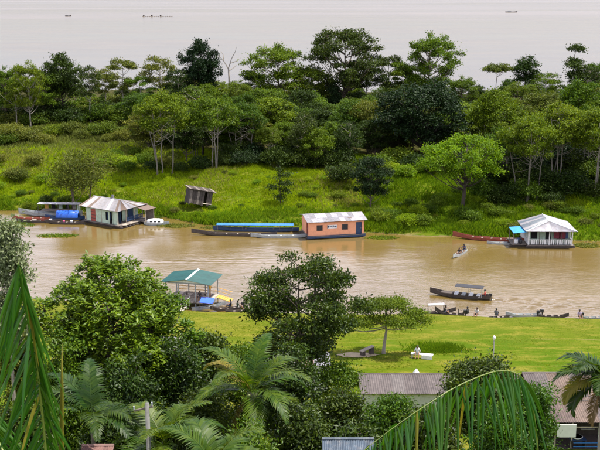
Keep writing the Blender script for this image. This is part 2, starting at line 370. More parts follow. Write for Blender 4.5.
def make_tree(seed, H, Rr, base, nl, lr, ncl, nlv, ll, lw, crad, flat=.7, trunk_r=.2, shell=.55, top=1.0, lobes=None, ntr=1, lean=.0, up=.9, rosette=False, bush=False, twigs=6, low=-.35):
    """tapered trunk with limbs to every lobe of the crown, twigs to leaf clumps; returns (wood mesh, crown mesh)"""
    rng = np.random.default_rng(seed)
    cz = (base + H * top) / 2; rz = (H * top - base) / 2
    if lobes is None:
        lobes = []
        for i in range(nl):
            g = i * 2.39996 + rng.uniform(-.4, .4); zz = 1 - 2 * (i + .5) / nl; zz = max(zz, low)
            rr = math.sqrt(max(0, 1 - zz * zz)); k = rng.uniform(.5, 1.12)
            s = lr * rng.choice([.5, .75, 1.0, 1.2]) * rng.uniform(.85, 1.15)
            lobes.append((math.cos(g) * rr * (Rr - s) * k, math.sin(g) * rr * (Rr - s) * k, cz + zz * (rz - s * flat) * rng.uniform(.7, 1.0) + rng.normal(0, .06) * rz, s, s * rng.uniform(.8, 1.2), s * flat * rng.uniform(.75, 1.3)))
    lobes = np.array(lobes, float); lobes[:, 0] += lean * lobes[:, 2]
    wts = lobes[:, 3] ** 2; wts /= wts.sum()
    li = rng.choice(len(lobes), ncl, p=wts); L = lobes[li]
    d = unit(rng.normal(0, 1, (ncl, 3))); cl_ = -.45 if (bush or rosette) else -.12; d[:, 2] = np.where(d[:, 2] < cl_, -d[:, 2] * .7, d[:, 2])
    k = rng.uniform(shell, 1.05, ncl)[:, None]
    C = L[:, :3] + d * L[:, 3:6] * k
    if bush: C[:, 2] = np.maximum(C[:, 2], .15)
    per = np.maximum(1, rng.poisson(nlv, ncl)); ci = np.repeat(np.arange(ncl), per); n = len(ci)
    size = rng.lognormal(0, .35, ncl)[ci]
    if rosette:
        g = rng.uniform(0, 2 * math.pi, n); el = rng.uniform(-.35, .75, n)
        D = np.stack([np.cos(g) * np.cos(el), np.sin(g) * np.cos(el), np.sin(el)], -1)
        D = unit(D + .35 * d[ci]); P = C[ci] + D * .05 + rng.normal(0, .09, (n, 3)) * crad
        Nn = unit(np.stack([np.zeros(n), np.zeros(n), np.ones(n)], -1) * 1.1 + rng.normal(0, .35, (n, 3)) + .2 * d[ci])
    else:
        off = np.clip(rng.normal(0, 1, (n, 3)), -1.7, 1.7) * crad * np.array([1, 1, .55]) * size[:, None]
        P = C[ci] + off
        D = unit(rng.normal(0, 1, (n, 3)) + unit(off) * .6 + np.array([0, 0, -.25]))
        Nn = unit(np.array([0, 0, up]) + .45 * d[ci] + rng.normal(0, .7, (n, 3)))
    crown = leaf_mesh('crown', P, D, Nn, ll * rng.uniform(.65, 1.3, n), lw * rng.uniform(.7, 1.3, n))
    # wood
    m = MB()
    for tk in range(ntr):
        ox, oy = (0, 0) if ntr == 1 else (rng.normal(0, Rr * .16), rng.normal(0, Rr * .16))
        sel = [i for i in range(len(lobes)) if i % ntr == tk]
        fork = base * rng.uniform(.75, .95) if not bush else .2
        if not bush:
            topz = cz + rz * .45
            tp = curve_pts((ox, oy, -.5), (ox * 1.8 + lean * topz + rng.normal(0, .05 * Rr), oy * 1.8 + rng.normal(0, .05 * Rr), topz), 0, 7, rng, .02 * Rr)
            rad = trunk_r * np.linspace(1.0, .22, 7); rad[0] *= 1.45
            m.tube(tp, list(rad), 7)
        for i in sel:
            lb = lobes[i]
            if bush: s = np.array([0, 0, -.2])
            else:
                hd_ = math.hypot(lb[0] - ox, lb[1] - oy); zst = min(max(fork * rng.uniform(.95, 1.5), lb[2] - hd_ * rng.uniform(.55, 1.0)), topz - .1, lb[2] - .05)
                f_ = max(0, (zst + .5) / (topz + .5)) * 6; k_ = min(int(f_), 5); s = tp[k_] + (tp[k_ + 1] - tp[k_]) * (f_ - k_)
            q = curve_pts(s, lb[:3], -.10 * np.linalg.norm(lb[:2] - s[:2]), 5, rng, .03 * lr)
            m.tube(q, list(trunk_r * np.linspace(.34, .12, 5)), 5, False)
            own = np.where(li == i)[0][:twigs]
            for c in own:
                m.tube(curve_pts(lb[:3], C[c], .05, 3, rng), list(trunk_r * np.array([.15, .10, .05])), 3, False)
    wood = m.mesh('trunk', True)
    return wood, crown
SP = {}
def species(key, bark, lf, **kw):
    w_, c_ = make_tree(**kw); w_.materials.append(bark); c_.materials.append(lf)
    SP[key] = (w_, c_, kw['H'], kw['Rr'])
species('open', BARK, L_MID, seed=1, H=22, Rr=10.5, base=4.5, nl=58, lr=2.1, ncl=1000, nlv=21, ll=0.41, lw=.30, crad=0.43, flat=.85, low=-.8, trunk_r=.42, twigs=9)
species('open2', BARK, L_MID, seed=2, H=21, Rr=9, base=4.5, nl=46, lr=1.95, ncl=800, nlv=21, ll=0.40, lw=.30, crad=0.41, flat=.85, low=-.8, trunk_r=.38, twigs=9)
species('sparse', BARKP, L_OLIVE, seed=3, H=18, Rr=6, base=5.5, nl=18, lr=1.6, ncl=330, nlv=20, ll=0.38, lw=.26, crad=0.37, flat=.6, low=-.7, trunk_r=.24, twigs=10)
species('sparse2', BARKP, L_MID, seed=4, H=18, Rr=6, base=6, nl=15, lr=1.8, ncl=300, nlv=20, ll=0.38, lw=.26, crad=0.37, flat=.65, low=-.7, trunk_r=.24, twigs=10)
species('dense', BARKD, L_DARK, seed=5, H=18, Rr=9, base=1.5, nl=54, lr=2.4, ncl=1000, nlv=23, ll=0.41, lw=.32, crad=0.43, flat=.95, trunk_r=.4, low=-.8)
species('dense2', BARKD, L_DARK, seed=6, H=16, Rr=6.5, base=3.5, nl=34, lr=1.9, ncl=620, nlv=23, ll=0.38, lw=.30, crad=0.38, flat=1.0, trunk_r=.3, low=-.7)
species('round', BARK, L_MID, seed=7, H=13, Rr=5.5, base=1.2, nl=40, lr=1.55, ncl=640, nlv=21, ll=0.31, lw=.23, crad=0.31, flat=.95, trunk_r=.22, low=-.8)
species('round2', BARK, L_MID, seed=8, H=13, Rr=5.5, base=1.6, nl=30, lr=1.8, ncl=600, nlv=21, ll=0.32, lw=.24, crad=0.33, flat=1.0, trunk_r=.22, low=-.8)
species('round3', BARKP, L_OLIVE, seed=18, H=13, Rr=5.5, base=2.2, nl=34, lr=1.5, ncl=520, nlv=21, ll=0.31, lw=.22, crad=0.33, flat=.9, trunk_r=.2, low=-.7)
species('bank', BARKD, L_BRIGHT, seed=21, H=13, Rr=7, base=3.4, nl=44, lr=1.6, ncl=760, nlv=22, ll=0.29, lw=.21, crad=0.31, flat=.85, trunk_r=.34, low=-.7)
species('tall', BARKD, L_DARK, seed=9, H=17, Rr=4, base=6, nl=11, lr=1.9, ncl=260, nlv=23, ll=0.36, lw=.27, crad=0.37, flat=.7, trunk_r=.24)
species('multi', BARKG, L_MID, seed=10, H=13, Rr=5.2, base=4.6, nl=32, lr=1.5, ncl=520, nlv=21, ll=0.29, lw=.21, crad=0.31, flat=.8, trunk_r=.13, ntr=4, low=-.6)
species('multi2', BARKG, L_MID, seed=11, H=13, Rr=5.2, base=5.0, nl=28, lr=1.6, ncl=500, nlv=21, ll=0.29, lw=.21, crad=0.31, flat=.8, trunk_r=.13, ntr=3, low=-.6)
species('tufted', BARKD, L_DARK, seed=12, H=17, Rr=5, base=8, nl=0, lr=1.5, ncl=150, nlv=26, ll=.40, lw=.28, crad=.45, trunk_r=.2,
        lobes=[(.2, 0, 15.7, 1.7, 1.7, 1.2), (-3.6, .3, 12.2, 1.4, 1.4, .9), (.8, 0, 12.2, 2.2, 2, 1.5), (3.0, .4, 12.8, 1.5, 1.5, 1.0), (.4, -.6, 9.6, 2.6, 2.4, 1.4)], twigs=10)
species('umbrella', BARK, L_DARK, seed=13, H=14, Rr=4.5, base=11, nl=11, lr=1.6, ncl=200, nlv=22, ll=0.36, lw=.26, crad=0.33, flat=.5, trunk_r=.2)
species('column', BARKD, L_BLACK, seed=14, H=12, Rr=2.3, base=.5, nl=16, lr=1.1, ncl=260, nlv=22, ll=0.31, lw=.24, crad=0.31, flat=1.1, trunk_r=.2, low=-.9)
species('bush', BARK, L_MID, seed=15, H=3.4, Rr=2.6, base=.1, nl=12, lr=1.15, ncl=200, nlv=17, ll=.26, lw=.17, crad=.3, flat=.8, trunk_r=.09, bush=True, low=-.6)
species('bush2', BARK, L_MID, seed=16, H=3.4, Rr=2.8, base=.1, nl=10, lr=1.2, ncl=190, nlv=18, ll=.28, lw=.16, crad=.32, flat=.75, trunk_r=.09, bush=True, low=-.6)
species('feather', BARK, L_OLIVE, seed=17, H=7.5, Rr=4.2, base=.6, nl=17, lr=1.6, ncl=330, nlv=22, ll=.34, lw=.10, crad=.5, flat=.95, trunk_r=.14, ntr=3, low=-.6, up=.3)
species('slim', BARKD, L_DARK, seed=19, H=6.0, Rr=1.9, base=.9, nl=0, lr=.7, ncl=70, nlv=20, ll=.30, lw=.15, crad=.34, trunk_r=.09,
        lobes=[(0, 0, 5.6, .5, .5, .4), (.8, .2, 4.9, .8, .7, .25), (-.8, -.1, 4.5, .8, .7, .25), (.7, -.4, 3.6, .9, .8, .25), (-.9, .3, 3.0, .8, .7, .25), (.9, .2, 2.3, .8, .7, .25), (-.3, -.3, 1.4, .9, .8, .5)], twigs=6)
TREE_ID = {}
def put(kind, pos, height, halfw, mat=None, rz=0.0, label='', cat='tree', group=None, name=None, bark=None):
    wm, cm, H0, R0 = SP[kind]
    o = thing(name or ('shrub' if cat == 'shrub' else 'tree'), label, cat, pos, rz, group)
    o.scale = (halfw / R0, halfw / R0, height / H0)
    for nm, me, mt in (('trunk' if cat == 'tree' else 'stem', wm, bark), ('crown' if cat == 'tree' else 'foliage', cm, mat)):
        c = bpy.data.objects.new(nm, me); col.objects.link(c); c.parent = o
        if mt is not None:
            c.material_slots[0].link = 'OBJECT'; c.material_slots[0].material = mt
    return o
RND = random.Random(4)
def put_px(kind, px, top, Y, wpx, mat=None, **kw):
    """tree whose crown top shows at (px, top) when it stands Y metres away"""
    p = atY(px, top, Y); z = gz(p.x, Y)
    hw = wpx / 2 * Y / F * 1.02
    return put(kind, (p.x, Y, z - .1), max(1.0, p.z - z + .1), hw, mat, rz=kw.pop('rz', RND.uniform(0, 6.28)), **kw)

# ------------------------------------------------------------------ forest on the island
GB = 'trees along the back of the island'
HERO = [
 # kind, px, top, Y, width px, foliage, label
 ('open2', 3, 64, 228, 36, L_MID, 'airy green tree at the left edge of the island, before the wide river'),
 ('open2', 26, 58, 224, 38, L_MID, 'tall pale-trunked tree, second from the left along the wide river'),
 ('dense2', 60, 50, 234, 46, L_DARK, 'dark round-topped tree, third from the left along the wide river'),
 ('sparse2', 88, 62, 230, 32, L_DARK, 'thin sparse tree right of the dark round-topped tree'),
 ('sparse', 121, 53, 240, 42, L_OLIVE, 'sparse olive tree with flat layers, left of its sparse twin'),
 ('sparse2', 158, 52, 240, 40, L_OLIVE, 'sparse olive tree with see-through crown beside the blackish tree'),
 ('dense2', 199, 36, 242, 46, L_BLACK, 'blackish dense tree beside the bare dead tree'),
 ('sparse', 250, 66, 238, 34, L_DARK, 'small layered tree between the dead tree and the wide green crown'),
 ('open2', 279, 40, 238, 74, L_MID, 'wide loose green tree left of the tallest tree'),
 ('open', 345, 22, 240, 88, L_DARK, 'tallest tree of the island, broad open crown over the wide river'),
 ('sparse', 390, 50, 246, 44, L_DARK, 'see-through tree filling the gap right of the tallest tree'),
 ('open2', 430, 29, 243, 70, L_MID, 'big rounded airy tree rising behind the huge dark tree'),
 ('umbrella', 497, 64, 244, 31, L_OLIVE, 'small umbrella-topped tree standing alone against the wide river'),
 ('tall', 528, 51, 240, 33, L_DARK, 'slender dark tree right of the small umbrella-topped tree'),
 ('tufted', 577, 44, 238, 42, L_DARK, 'dark tree with separate leaf tufts near the right edge of the island'),
 ('open2', 602, 58, 242, 40, L_MID, 'airy tree at the right edge of the island, before the wide river'),
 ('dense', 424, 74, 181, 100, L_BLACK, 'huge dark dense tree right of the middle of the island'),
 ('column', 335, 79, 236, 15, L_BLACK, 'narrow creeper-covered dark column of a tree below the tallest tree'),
 ('multi', 160, 88, 171, 62, L_MID, 'mid-green tree behind the collapsed grey hut, several pale stems'),
 ('multi2', 212, 92, 172, 62, L_MID, 'mid-green tree right of the one behind the collapsed hut'),
 ('round2', 90, 98, 238, 44, L_OLIVE, 'tree with a pale slanting trunk above the feathery olive bush'),
 ('bank', 466, 129, 149.5, 94, L_BRIGHT, 'bright yellow-green tree with dark trunk at the water bank'),
 ('round2', 497, 84, 180, 58, L_MID, 'round mid-green tree behind the bright yellow-green tree'),
 ('multi', 530, 112, 153, 62, L_MID, 'pale-stemmed tree next to the bright yellow-green tree, above the white-roofed house'),
 ('multi2', 566, 98, 157, 70, L_MID, 'pale-stemmed tree behind the white-roofed floating house'),
 ('multi', 604, 104, 153, 66, L_MID, 'pale-stemmed tree at the right edge of the far bank'),
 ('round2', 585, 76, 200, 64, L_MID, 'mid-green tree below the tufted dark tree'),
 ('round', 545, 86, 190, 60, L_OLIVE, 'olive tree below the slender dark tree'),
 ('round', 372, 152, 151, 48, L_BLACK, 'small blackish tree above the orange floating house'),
]
for k, px, top, Y, wp, mt, lb in HERO:
    bk = BARKD if mt is L_BRIGHT else (BARKP if px in (26, 88) else None)
    put_px(k, px, top, Y, wp, mt, label=lb, group=GB if Y > 223 else 'trees of the island wood', bark=bk)
SKY = [('sparse2', 104, 66, 244, 34, L_OLIVE, 'slim olive tree left of the two sparse olive twins'), ('sparse', 140, 72, 238, 36, L_MID, 'small sparse tree between the two olive twins'),
 ('sparse2', 178, 66, 238, 34, L_DARK, 'dark slim tree just left of the blackish dense tree'), ('open2', 310, 62, 240, 50, L_WOOD, 'deep green tree between the wide loose tree and the tallest tree'),
 ('sparse2', 368, 58, 244, 44, L_DARK, 'airy dark tree tucked against the right of the tallest tree'), ('sparse', 404, 62, 244, 40, L_MID, 'slim layered tree left of the big rounded airy tree'),
 ('open2', 462, 74, 230, 44, L_WOOD, 'deep green tree right of the huge dark tree against the river'), ('sparse2', 548, 70, 236, 36, L_MID, 'see-through tree between the slender dark and tufted trees'),
 ('open2', 42, 70, 230, 40, L_MID, 'mid-green tree between the pale-trunked and the dark round-topped tree'), ('open2', 240, 78, 230, 44, L_WOOD, 'deep green tree below the bare dead tree'),
 ('sparse', 14, 78, 224, 34, L_MID, 'layered small tree at the far left skyline'), ('open2', 520, 80, 226, 44, L_WOOD, 'deep green tree under the slender dark tree'),
 ('sparse2', 588, 62, 238, 34, L_DARK, 'slim dark tree right behind the tufted tree')]
for k, px, top, Y, wp, mt, lb in SKY: put_px(k, px, top, Y, wp, mt, label=lb, group=GB)
for k, px, top, Y, wp, mt, lb in [('multi2', 508, 122, 158, 52, L_WOOD, 'pale-stemmed tree right behind the bright yellow-green tree'), ('multi', 548, 110, 163, 60, L_WOOD, 'deep green pale-stemmed tree behind its lighter neighbours'), ('multi2', 588, 106, 164, 64, L_WOOD, 'deep green pale-stemmed tree second from the right edge'),
        ('round', 186, 108, 180, 50, L_DARK, 'dark tree between the two mid-green trees behind the hut'), ('multi', 240, 100, 178, 56, L_WOOD, 'deep green pale-stemmed tree right of the two behind the hut')]:
    put_px(k, px, top, Y, wp, mt, label=lb, group='trees of the island wood')
# smaller trees that make up the wood between them
FILL = []
def topline(px):
    return float(np.interp(px, [-60, 0, 60, 110, 150, 200, 240, 300, 350, 400, 470, 520, 600, 660], [74, 72, 76, 86, 82, 74, 78, 80, 78, 78, 82, 84, 74, 74]))
for Y, step, dtop, skip in ((262, 16, 0, None), (240, 17, 8, (-60, 100)), (210, 17, 11, (-60, 140)), (192, 17, 22, (-60, 140)), (179, 18, 38, (-60, 225))):
    px = -52 + RND.uniform(0, 12)
    while px < 652:
        ok = not (skip and skip[0] < px < skip[1]) and not (Y < 190 and 376 < px < 470)
        tp = topline(px) + dtop + RND.uniform(-7, 10)
        h = atY(px, tp, Y).z - 3.4
        if ok: FILL.append((px + RND.uniform(-5, 5), tp, Y + RND.uniform(-6, 6), 1000 / Y * max(h, 5) * RND.uniform(.8, 1.15)))
        px += step * RND.uniform(.8, 1.2)
ZN = [(0, 'at the far left of the wood'), (110, 'behind the left floating house'), (190, 'behind the collapsed hut'),
      (290, 'below the wide loose tree'), (400, 'below the tallest tree'), (470, 'beside the huge dark tree'), (660, 'at the right of the wood')]
RANK = ['front rows', 'middle rows', 'back rows']
ORD = 'first second third fourth fifth sixth seventh eighth ninth tenth eleventh twelfth thirteenth fourteenth fifteenth sixteenth seventeenth eighteenth nineteenth twentieth twenty-first twenty-second twenty-third twenty-fourth twenty-fifth twenty-sixth'.split()
mats_f = [(L_MID, 'mid-green'), (L_MID, 'mid-green'), (L_OLIVE, 'olive'), (L_DARK, 'dark green'), (L_DARK, 'dark green'), (L_WOOD, 'deep green')]
LIST = []; tot = {}
for px, top, Y, wp in sorted(FILL):
    kd = RND.choice(['round', 'round2', 'round3', 'round', 'dense2', 'multi2']); mt, cw = RND.choice(mats_f)
    z = next(zz for b, zz in ZN if px <= b or b == 660); rk = RANK[0 if Y < 201 else (1 if Y < 224 else 2)]
    tot[(cw, rk, z)] = tot.get((cw, rk, z), 0) + 1; LIST.append((kd, px, top, Y, wp, mt, cw, rk, z))
cnt = {}
for kd, px, top, Y, wp, mt, cw, rk, z in LIST:
    k = (cw, rk, z); cnt[k] = cnt.get(k, 0) + 1
    lb = f'{cw} tree, {ORD[cnt[k] - 1]} from left in {rk} {z}' if tot[k] > 1 else f'only {cw} tree in the {rk} {z}'
    put_px(kd, px, top, Y, wp, mt, label=lb, group=f'trees in the {rk} {z}')
# the dead tree
def dead_tree():
    p = atY(228, 47, 276); z = gz(p.x, 276); h = p.z - z
    o = thing('dead_tree', 'bare dead tree with pale forked branches against the wide river', 'tree', (p.x, 276, z))
    MB().tube([(0, 0, -.5), (.2, 0, h * .4), (0, 0, h * .62)], [.34, .26, .2], 7).build('trunk', BARKP, o)
    for pts in ([(0, 0, h * .6), (-1.2, 0, h * .74), (-2.6, .3, h * .84), (-3.0, .2, h * .95)], [(0, 0, h * .6), (.9, .2, h * .78), (2.0, 0, h * .92), (2.3, 0, h)],
                [(.5, .1, h * .70), (2.2, -.4, h * .74), (3.4, -.3, h * .8)], [(-1.2, 0, h * .74), (-1.4, .6, h * .86), (-2.0, .8, h * .92)], [(0, 0, h * .55), (1.5, .5, h * .62), (2.2, .6, h * .66)]):
        MB().tube(pts, list(np.linspace(.16, .04, len(pts))), 5).build('branch', BARKP, o)
dead_tree()
put_px('slim', 280, 168, 153, 28, L_DARK, label='slim young tree with tiered branches on the grassy bank', group=None, rz=0.4)
put_px('feather', 77, 145, 155, 76, L_OLIVE, label='feathery olive bush-like tree above the left floating house', rz=1.0)
# shrubs: edge of the wood, bank, weedy meadow at the left
SHR = []
def shrubs(n, x0, x1, y0, y1, Y0, Y1, kinds, mats, where):
    for i in range(n):
        px = x0 + (x1 - x0) * (i + RND.uniform(.1, .9)) / n
        Y = RND.uniform(Y0, Y1); X = (px - 300) / F * Y
        SHR.append((px, X, Y, RND.uniform(y0, y1), RND.choice(kinds), RND.choice(mats), where))
B2 = ['bush', 'bush2']
shrubs(12, 216, 350, 2.6, 4.6, 171, 178, B2, [(L_DARK, 'dark'), (L_BLACK, 'blackish'), (L_DARK, 'dark')], 'at the foot of the wood above the grassy bank')
shrubs(26, -50, 650, 3.5, 6.0, 224, 262, B2, [(L_DARK, 'dark'), (L_MID, 'green'), (L_OLIVE, 'olive')], 'of the undergrowth deep in the island wood')
shrubs(24, 140, 650, 3.0, 5.0, 194, 222, B2, [(L_DARK, 'dark'), (L_MID, 'green'), (L_BLACK, 'blackish')], 'of the undergrowth in the front of the island wood')
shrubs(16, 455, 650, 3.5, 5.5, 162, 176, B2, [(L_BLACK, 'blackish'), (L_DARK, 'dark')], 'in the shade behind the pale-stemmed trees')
shrubs(7, 340, 452, 2.4, 4.4, 158, 172, B2, [(L_DARK, 'dark'), (L_MID, 'green'), (L_BRIGHT, 'bright')], 'at the foot of the huge dark tree')
shrubs(34, 372, 520, 1.1, 2.2, 141, 158, B2, [(L_MID, 'green'), (L_BRIGHT, 'bright'), (L_MID, 'green')], 'on the bank between the orange and the white-roofed floating house')
shrubs(24, 486, 640, 2.4, 4.6, 150, 164, B2, [(L_DARK, 'dark'), (L_WOOD, 'green'), (L_DARK, 'dark')], 'under the pale-stemmed trees behind the white-roofed house')
shrubs(16, 500, 640, 1.0, 1.8, 139, 150, B2, [(L_MID, 'green'), (L_OLIVE, 'olive')], 'along the water behind the white-roofed house')
shrubs(20, -40, 150, 2.0, 3.8, 200, 236, B2, [(L_OLIVE, 'olive'), (L_MID, 'green'), (L_OLIVE, 'olive')], 'in the weedy meadow at the left of the island')
shrubs(18, -50, 150, 3.6, 6.0, 226, 242, B2, [(L_DARK, 'dark'), (L_WOOD, 'green'), (L_DARK, 'dark')], 'under the airy trees at the far left')
shrubs(12, -40, 140, 2.4, 4.2, 196, 216, B2, [(L_WOOD, 'green'), (L_OLIVE, 'olive')], 'standing tall in the weedy meadow')
shrubs(10, -40, 66, 1.4, 2.6, 164, 178, B2, [(L_OLIVE, 'olive'), (L_BRIGHT, 'bright')], 'on the bank left of the feathery olive tree')
shrubs(9, 100, 152, 1.8, 3.2, 172, 190, B2, [(L_BRIGHT, 'bright'), (L_MID, 'green')], 'between the feathery olive tree and the collapsed hut')
shrubs(6, 146, 226, 1.8, 3.2, 169, 175, B2, [(L_DARK, 'dark'), (L_OLIVE, 'olive')], 'at the trunks behind the collapsed grey hut')
shrubs(3, 288, 345, 1.0, 1.7, 151, 158, B2, [(L_MID, 'green')], 'on the grassy bank right of the slim young tree')
shrubs(5, 20, 66, 1.2, 2.0, 154.5, 158, B2, [(L_DARK, 'dark'), (L_MID, 'green')], 'behind the moored boats of the left floating house')
shrubs(26, 150, 372, .5, 1.1, 146, 170, B2, [(L_BRIGHT, 'bright'), (L_MID, 'green'), (L_OLIVE, 'olive')], 'scattered over the open grassy bank')
shrubs(16, -30, 140, .5, 1.2, 158, 176, B2, [(L_BRIGHT, 'bright'), (L_MID, 'green'), (L_OLIVE, 'olive')], 'scattered over the bank at the left')
shrubs(9, 376, 460, 2.5, 4.0, 168, 176, B2, [(L_DARK, 'dark'), (L_MID, 'green')], 'in the clearing before the huge dark tree')
tot = {}; cnt = {}
for q_ in SHR: tot[(q_[5][1], q_[6])] = tot.get((q_[5][1], q_[6]), 0) + 1
for px, X, Y, h, kd, (mt, cw), where in sorted(SHR, key=lambda q_: q_[0]):
    k = (cw, where); cnt[k] = cnt.get(k, 0) + 1
    put(kd, (X, Y, gz(X, Y) - .15), h, h * RND.uniform(.7, 1.0), mt, rz=RND.uniform(0, 6.28), label=f'{cw} shrub, {ORD[cnt[k] - 1]} from left, {where}' if tot[k] > 1 else f'single {cw} shrub {where}', cat='shrub', group=f'{cw} shrubs {where}')

# ------------------------------------------------------------------ grass
def blades(name, X, Y, per, h0, h1, wd, mat, label, seed, spread=.12, lean=.45):
    rng = np.random.default_rng(seed); n = len(X)
    X = np.repeat(X, per) + rng.normal(0, spread, n * per); Y = np.repeat(Y, per) + rng.normal(0, spread, n * per); m = len(X)
    Z = ground(X, Y) - .03
    h = rng.uniform(h0, h1, m) * (.35 + .6 * vnoise(X, Y, 4, 21) + .75 * vnoise(X, Y, 1.3, 22)); a = rng.uniform(0, 2 * math.pi, m); b = rng.uniform(0, 2 * math.pi, m)
    V = np.empty((m, 4, 3), np.float32); sx = np.cos(a) * wd / 2; sy = np.sin(a) * wd / 2
    lx = np.cos(b) * lean * h; ly = np.sin(b) * lean * h
    V[:, 0] = np.stack([X - sx, Y - sy, Z], -1); V[:, 1] = np.stack([X + sx, Y + sy, Z], -1)
    V[:, 2] = np.stack([X + lx * .35 + sx, Y + ly * .35 + sy, Z + h * .62], -1); V[:, 3] = np.stack([X + lx, Y + ly, Z + h * .95], -1)
    i = np.arange(m)[:, None] * 4
    Fc = np.concatenate([i + np.array([0, 1, 2]), i + np.array([0, 2, 3])], 1).reshape(-1, 3)
    o = link(name, np_mesh(name, V.reshape(-1, 3), Fc), mat); o['kind'] = 'stuff'; tag(o, label, 'grass'); return o
rg = np.random.default_rng(77)
n = 95000; X = rg.uniform(-60, 62, n); fbk = np.interp(X, FARX, FARY); D = rg.uniform(0, 1, n) ** 1.1 * 46
Yg = fbk + .35 + D; keep = ((vnoise(X, Yg, 5, 31) > .22) | (rg.uniform(0, 1, n) < .35)) & ((X + 17.2) ** 2 + (Yg - 152.5) ** 2 > 5)
X, Yg, D = X[keep], Yg[keep], D[keep]
rush = (D + rg.uniform(-2, 2, len(X)) < 4.5 + 7 * (vnoise(X, Yg, 8, 33) - .5)) | ((X > 10) & (vnoise(X, Yg, 6, 36) > .18)); seedy = (~rush) & (vnoise(X, Yg, 7, 34) + rg.uniform(-.35, .35, len(X)) > .86)
blades('bank_grass', X[~rush & ~seedy], Yg[~rush & ~seedy], 4, .22, .55, .075, G_BLADE, 'bright yellow-green long grass covering the far river bank', 1)
blades('bank_rushes', X[rush], Yg[rush], 4, .30, .85, .075, G_RUSH, 'deep green tall rushes fringing the far waterline', 2)
blades('seeding_grass', X[seedy], Yg[seedy], 3, .3, .75, .05, G_SEED, 'pale seeding grass patches amid the far bank', 3)
n = 15000; X = rg.uniform(-75, -22, n); Yg = rg.uniform(176, 245, n); kp = rg.uniform(0, 1, n) < ss(178, 200, Yg + 16 * (vnoise(X, Yg, 8, 61) - .5)); X, Yg = X[kp], Yg[kp]
blades('meadow_weeds', X, Yg, 4, .4, 1.0, .10, G_SEED, 'pale weedy meadow at the left of the island', 4)
n = 42000; X = rg.uniform(-46, 50, n); nbk = np.interp(X, NEARX, NEARY); Yg = nbk - .8 - rg.uniform(0, 1, n) * 30
keep = vnoise(X, Yg, 2.2, 41) > .30; X, Yg = X[keep], Yg[keep]
blades('lawn_grass', X, Yg, 2, .04, .10, .06, G_LAWN, 'short yellow-green lawn between the near shore and the roofs', 5, .15, 2.2)
p = at(441, 341, 2.2); n = 2600
a = rg.uniform(0, 6.28, n); q = np.abs(rg.normal(0, .45, n)) * (.7 + .6 * vnoise(a * 2, a * 0, 1, 5))
blades('long_grass', p.x + np.cos(a) * q * 2.9, p.y + np.sin(a) * q * 2.1, 6, .12, .36, .045, G_RUSH, 'clump of unmown longer grass on the near lawn', 6)

# ------------------------------------------------------------------ trees on the near shore
def near_tree(name, label, px, top, Y, wpx, kw, bark, lf, cat='tree', rz=0.0, group=None):
    p = atY(px, top, Y); z = gz(p.x, Y); H = p.z - z
    kw = dict(kw); kw['H'] = H; kw['Rr'] = wpx / 2 * Y / F; kw['base'] = H * kw.pop('basef', .4)
    w_, c_ = make_tree(**kw)
    o = thing(name, label, cat, (p.x, Y, z), rz, group)
    link('trunk' if cat == 'tree' else 'stem', w_, bark, o); link('crown' if cat == 'tree' else 'foliage', c_, lf, o); return o
ROS = dict(rosette=True, ll=.27, lw=.14, crad=1.1, flat=.85, shell=.6)
near_tree('large_leaved_tree', 'big tree with glossy leaf rosettes left of the green-roofed pavilion', 104, 250, 54, 176, dict(seed=31, nl=76, lr=1.15, ncl=2700, nlv=17, trunk_r=.24, low=-.75, basef=.28, twigs=12, **ROS), BARK, L_NEAR)
near_tree('large_leaved_tree', 'looser glossy-leaved tree between the big rosette tree and the pavilion', 168, 279, 56, 74, dict(seed=32, nl=26, lr=.75, ncl=430, nlv=17, trunk_r=.16, low=-.75, basef=.3, twigs=14, **ROS), BARK, L_NEAR)
near_tree('pale_tree', 'silvery pale-leaved tree at the left edge before the river', 1, 214, 50, 58, dict(seed=33, nl=22, lr=.75, ncl=620, nlv=16, ll=.22, lw=.11, crad=.24, flat=.8, trunk_r=.15, low=-.7, basef=.55), BARKP, L_PALE)
near_tree('loose_crowned_tree', 'dark open-crowned tree in the middle against the channel', 308, 247, 61, 134, dict(seed=34, nl=46, lr=.80, ncl=1100, nlv=17, ll=.26, lw=.11, crad=.25, flat=.85, trunk_r=.17, low=-.8, basef=.48, ntr=2, twigs=16, up=.3), BARK, L_NEARD)
p_small = at(388, 355, gz(8.0, 88.6)); 
near_tree('umbrella_tree', 'small umbrella-shaped tree alone on the lawn', 385, 296, p_small.y, 97, dict(seed=35, nl=0, lr=1, ncl=760, nlv=24, ll=.19, lw=.10, crad=.27, flat=.4, trunk_r=.19, basef=.45, twigs=18,
    lobes=[(-3.3, 0, 3.2, 1.0, 1.0, .45), (-2.0, .9, 4.1, 1.15, 1.1, .55), (-.5, -.3, 4.75, 1.2, 1.3, .55), (1.2, .6, 4.55, 1.15, 1.2, .55), (2.6, -.2, 3.95, 1.1, 1.1, .5), (3.5, .2, 3.1, .8, .9, .4), (.2, 2.0, 4.1, 1.2, .9, .45), (-2.3, -1.5, 3.4, 1.1, .9, .45), (1.4, -1.9, 3.5, 1.2, .9, .45), (-4.0, .4, 2.5, .6, .8, .35), (.2, -.9, 3.5, .8, .8, .35), (-1.1, .2, 3.3, .7, .7, .3)]), BARKP, leaf('leaf_lawn_tree', (.070, .115, .006), (.160, .205, .014), .35))
near_tree('round_tree', 'dense round dark tree in front of the long grey roof', 486, 352, 62, 108, dict(seed=36, nl=44, lr=.9, ncl=1400, nlv=16, ll=.24, lw=.13, crad=.32, flat=.85, trunk_r=.18, low=-.7, basef=.2), BARK, L_NEARD)
